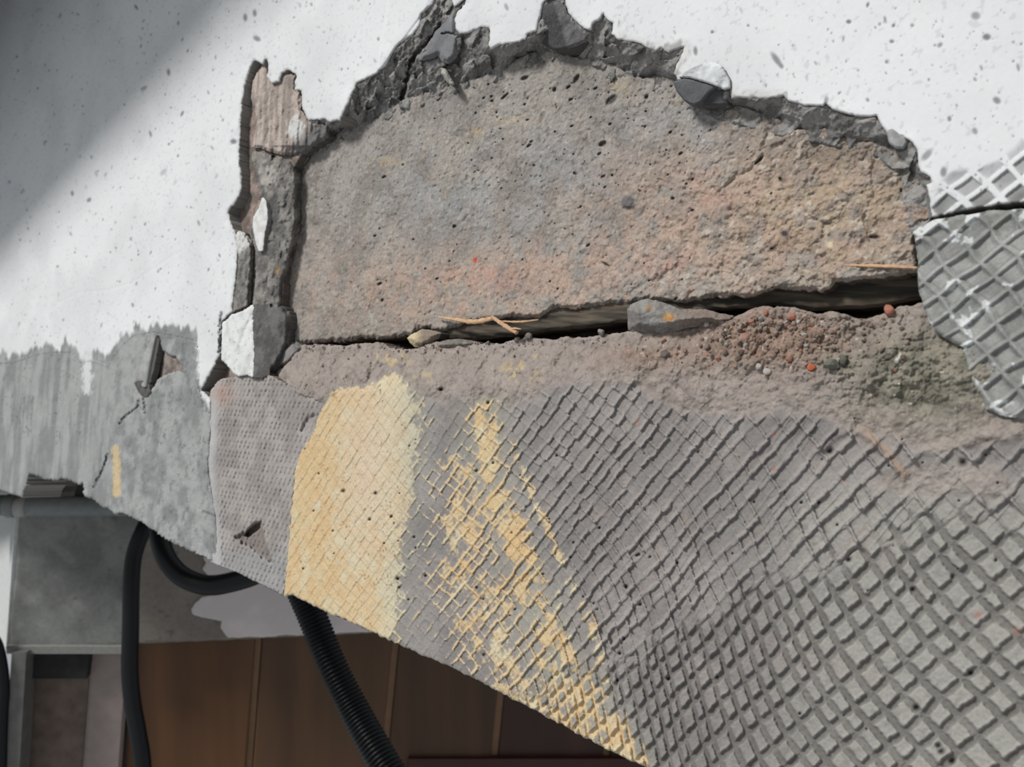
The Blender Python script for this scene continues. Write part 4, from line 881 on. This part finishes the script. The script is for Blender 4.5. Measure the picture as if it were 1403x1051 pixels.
# soffit lip under the cement face
def bar(name, x0, x1, y0, y1, Y0, dep, mat, parent, col=None, **kw):
    """upright box with its front face in a back plane, between four sight lines at its own distance"""
    pl = Plane(-0.15, 0, Y0); q = np.array([pl.at(np.array(float(x)), np.array(float(y)), 0) for x, y in ((x0[0], y0), (x1[0], y0), (x1[1], y1), (x0[1], y1))])
    b = q-pl.n*dep; V = np.concatenate([q, b])
    return make(name, V, [[3, 2, 1, 0], [4, 5, 6, 7], [0, 1, 5, 4], [1, 2, 6, 5], [2, 3, 7, 6], [3, 0, 4, 7]], mat, parent, None if col is None else np.tile(C(*col), (8, 1)), np.zeros(6, bool), **kw)
bar('soffit_lip', (8, 9), (170, 170), 886, 896, 1.44, 0.05, M_DIM, corner, (138, 138, 132))
# post
post = empty('metal_post', tuple(wp(70, 1250, 1.42)), label='rusty dark angle post under the cement corner at the lower left', cat='post')
V = []
bar('post_web', (30, 6), (124, 92), 896, 1300, 1.47, 0.01, mat_plain('rusty brown steel', (104, 88, 78), 0.6, 0.5, 40, 0.30), post)
bar('post_flange', (16, -12), (36, 12), 894, 1300, 1.425, 0.04, mat_plain('worn grey steel', (104, 102, 98), 0.5, 0.3, 60, 0.15), post, label='worn grey front flange')
bar('post_head_strip', (32, 26), (122, 118), 896, 930, 1.455, 0.02, mat_plain('dark head strip', (44, 42, 40), 0.9, 0.8, 60, 0.25), post, label='dark strip across the head')  # thin dark box set across the top of the post
pier = empty('plaster_pier', tuple(wp(140, 1250, 1.48)), label='narrow beige plastered pier between the rusty post and the brown boards', cat='pier')
bar('pier_face', (125, 91), (174, 144), 884, 1300, 1.475, 0.02, mat_plain('beige plaster', (150, 136, 130), 0.9, 0.3, 60, 0.08), pier)
# boards
panel = empty('wooden_panelling', tuple(wp(500, 1300, 1.52)), label='dark brown vertical boards filling the opening under the cement face', cat='panelling')
EDG = [(174, 156), (354, 322), (543, 500), (694, 650), (850, 800), (1010, 950), (1180, 1110), (1350, 1270)]
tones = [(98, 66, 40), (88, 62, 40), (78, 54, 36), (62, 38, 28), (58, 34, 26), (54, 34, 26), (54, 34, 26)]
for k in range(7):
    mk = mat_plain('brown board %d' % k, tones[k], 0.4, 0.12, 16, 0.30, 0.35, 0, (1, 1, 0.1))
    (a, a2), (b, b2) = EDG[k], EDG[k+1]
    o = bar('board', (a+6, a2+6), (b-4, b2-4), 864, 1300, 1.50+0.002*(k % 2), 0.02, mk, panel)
    bv = o.modifiers.new('b', 'BEVEL'); bv.width = 0.003; bv.segments = 2
    bar('groove_strip', (b-5, b2-5), (b+5, b2+5), 866, 1298, 1.506, 0.012, M_SEAM, panel)
bar('backing_sheet', (150, 150), (1360, 1360), 860, 1300, 1.56, 0.01, mat_plain('dark backing', (40, 30, 24), .9), panel)
bar('bottom_rail', (560, 560), (1300, 1300), 1040, 1120, 1.49, 0.02, mat_plain('red brown rail', (66, 34, 28), 0.5, 0.1, 40, 0.15), panel, label='red brown bottom rail')
tube_obj('straw', [wp(230, 880, 1.48), wp(240, 898, 1.475), wp(257, 921, 1.47)], 0.0016, mat_plain('dry straw', (150, 116, 70), .8), None, 6, label='thin dry straw stuck to the brown boards near the top left', cat='straw')
# pipe along the corner
pipe = empty('wall_pipe', tuple(wp(100, 694, 1.33)), label='grey painted pipe running level along the cement corner', cat='pipe')
def pp(x, y): return BACK.at(np.array(float(x)), np.array(float(y)), 8)
tube_obj('pipe_run', spline([pp(20, 694), pp(90, 694.5), pp(160, 694), pp(260, 693), pp(420, 690)], 20), 0.0165, M_PIPE, pipe, 20)
tube_obj('pale_collar', [pp(22, 694), pp(38, 694)], 0.0172, M_PIPEPALE, pipe, 20, label='pale ring of plaster round the pipe')
tube_obj('coupling', spline([pp(-70, 692), pp(-20, 692), pp(10, 692.5)], 8), 0.0170, M_PIPE, pipe, 20)
tube_obj('coupling_ring', [pp(8, 693), pp(11, 693), pp(20, 693), pp(22, 693)], [0.0178, 0.0192, 0.0192, 0.0178], M_PIPE, pipe, 20)
# cables
def cable(name, pts, px, label, n=60):
    path = spline([wp(*p) for p in pts], n); rad = px/2*path[:, 1]/F; rad = np.full(n, rad.mean())
    return tube_obj(name, path, rad, M_RUBBER, None, 16, label=label, cat='cable')
cable('black_cable', [(236, 640, 1.30), (215, 690, 1.28), (197, 725, 1.26), (184, 760, 1.25), (180, 800, 1.24), (179, 860, 1.23), (178, 920, 1.22), (182, 965, 1.21), (190, 1010, 1.20), (196, 1060, 1.19), (198, 1200, 1.17)], 22, 'black cable hanging down in front of the cement face')
cable('black_cable', [(224, 640, 1.22), (220, 700, 1.20), (219, 735, 1.18), (228, 765, 1.16), (246, 787, 1.15), (270, 799, 1.14), (292, 802, 1.13), (320, 797, 1.12), (350, 787, 1.11), (390, 765, 1.10), (430, 720, 1.10)], 27, 'thicker black cable sagging in a loop below the wall edge')
cable('black_cable', [(-20, 860, 1.30), (-6, 880, 1.3), (0, 900, 1.3), (4, 925, 1.3), (5, 950, 1.3), (3, 985, 1.3), (0, 1100, 1.3)], 15, 'black cable cut off by the lower left edge of the view')
# corrugated conduit
path = spline([wp(385, 740, 0.98), wp(404, 790, 0.96), wp(428, 845, 0.94), wp(452, 905, 0.92), wp(484, 970, 0.90), wp(520, 1035, 0.87), (wp(560, 1100, 0.84)), wp(600, 1160, 0.8)], 640)
arc = np.concatenate([[0], np.cumsum(np.linalg.norm(np.diff(path, axis=0), axis=1))])
rad = 0.0158+0.0013*np.clip(1.6*np.sin(arc/0.0046*2*math.pi), -1, 1)
tube_obj('corrugated_conduit', path, rad, M_RUBBER, None, 24, label='ribbed black conduit slanting down below the yellow painted corner', cat='conduit')

# ------------------------------------------------------------------ board added out of view to shade the upper left of the wall
pa = WALL.at(np.array(345.), np.array(0.), 0); pb = WALL.at(np.array(0.), np.array(368.), 0)
Ld = np.array(LDIR[:]); off = 0.36
ea = pa+Ld*off; eb = pb+Ld*off; dr = (eb-ea); dr /= np.linalg.norm(dr)
away = np.cross(dr, Ld); away /= np.linalg.norm(away)
test = WALL.at(np.array(50.), np.array(0.), 0)-pa
if away@test < 0: away = -away
q = np.array([ea-dr*0.5, eb+dr*0.6, eb+dr*0.6+away*0.9, ea-dr*0.5+away*0.9]); thick = Ld*0.03
V = np.concatenate([q, q+thick])
make('shade_board', V, [[0, 1, 2, 3], [7, 6, 5, 4], [0, 4, 5, 1], [1, 5, 6, 2], [2, 6, 7, 3], [3, 7, 4, 0]], M_SHADE_BOARD, None, None, np.zeros(6, bool), kind='structure')
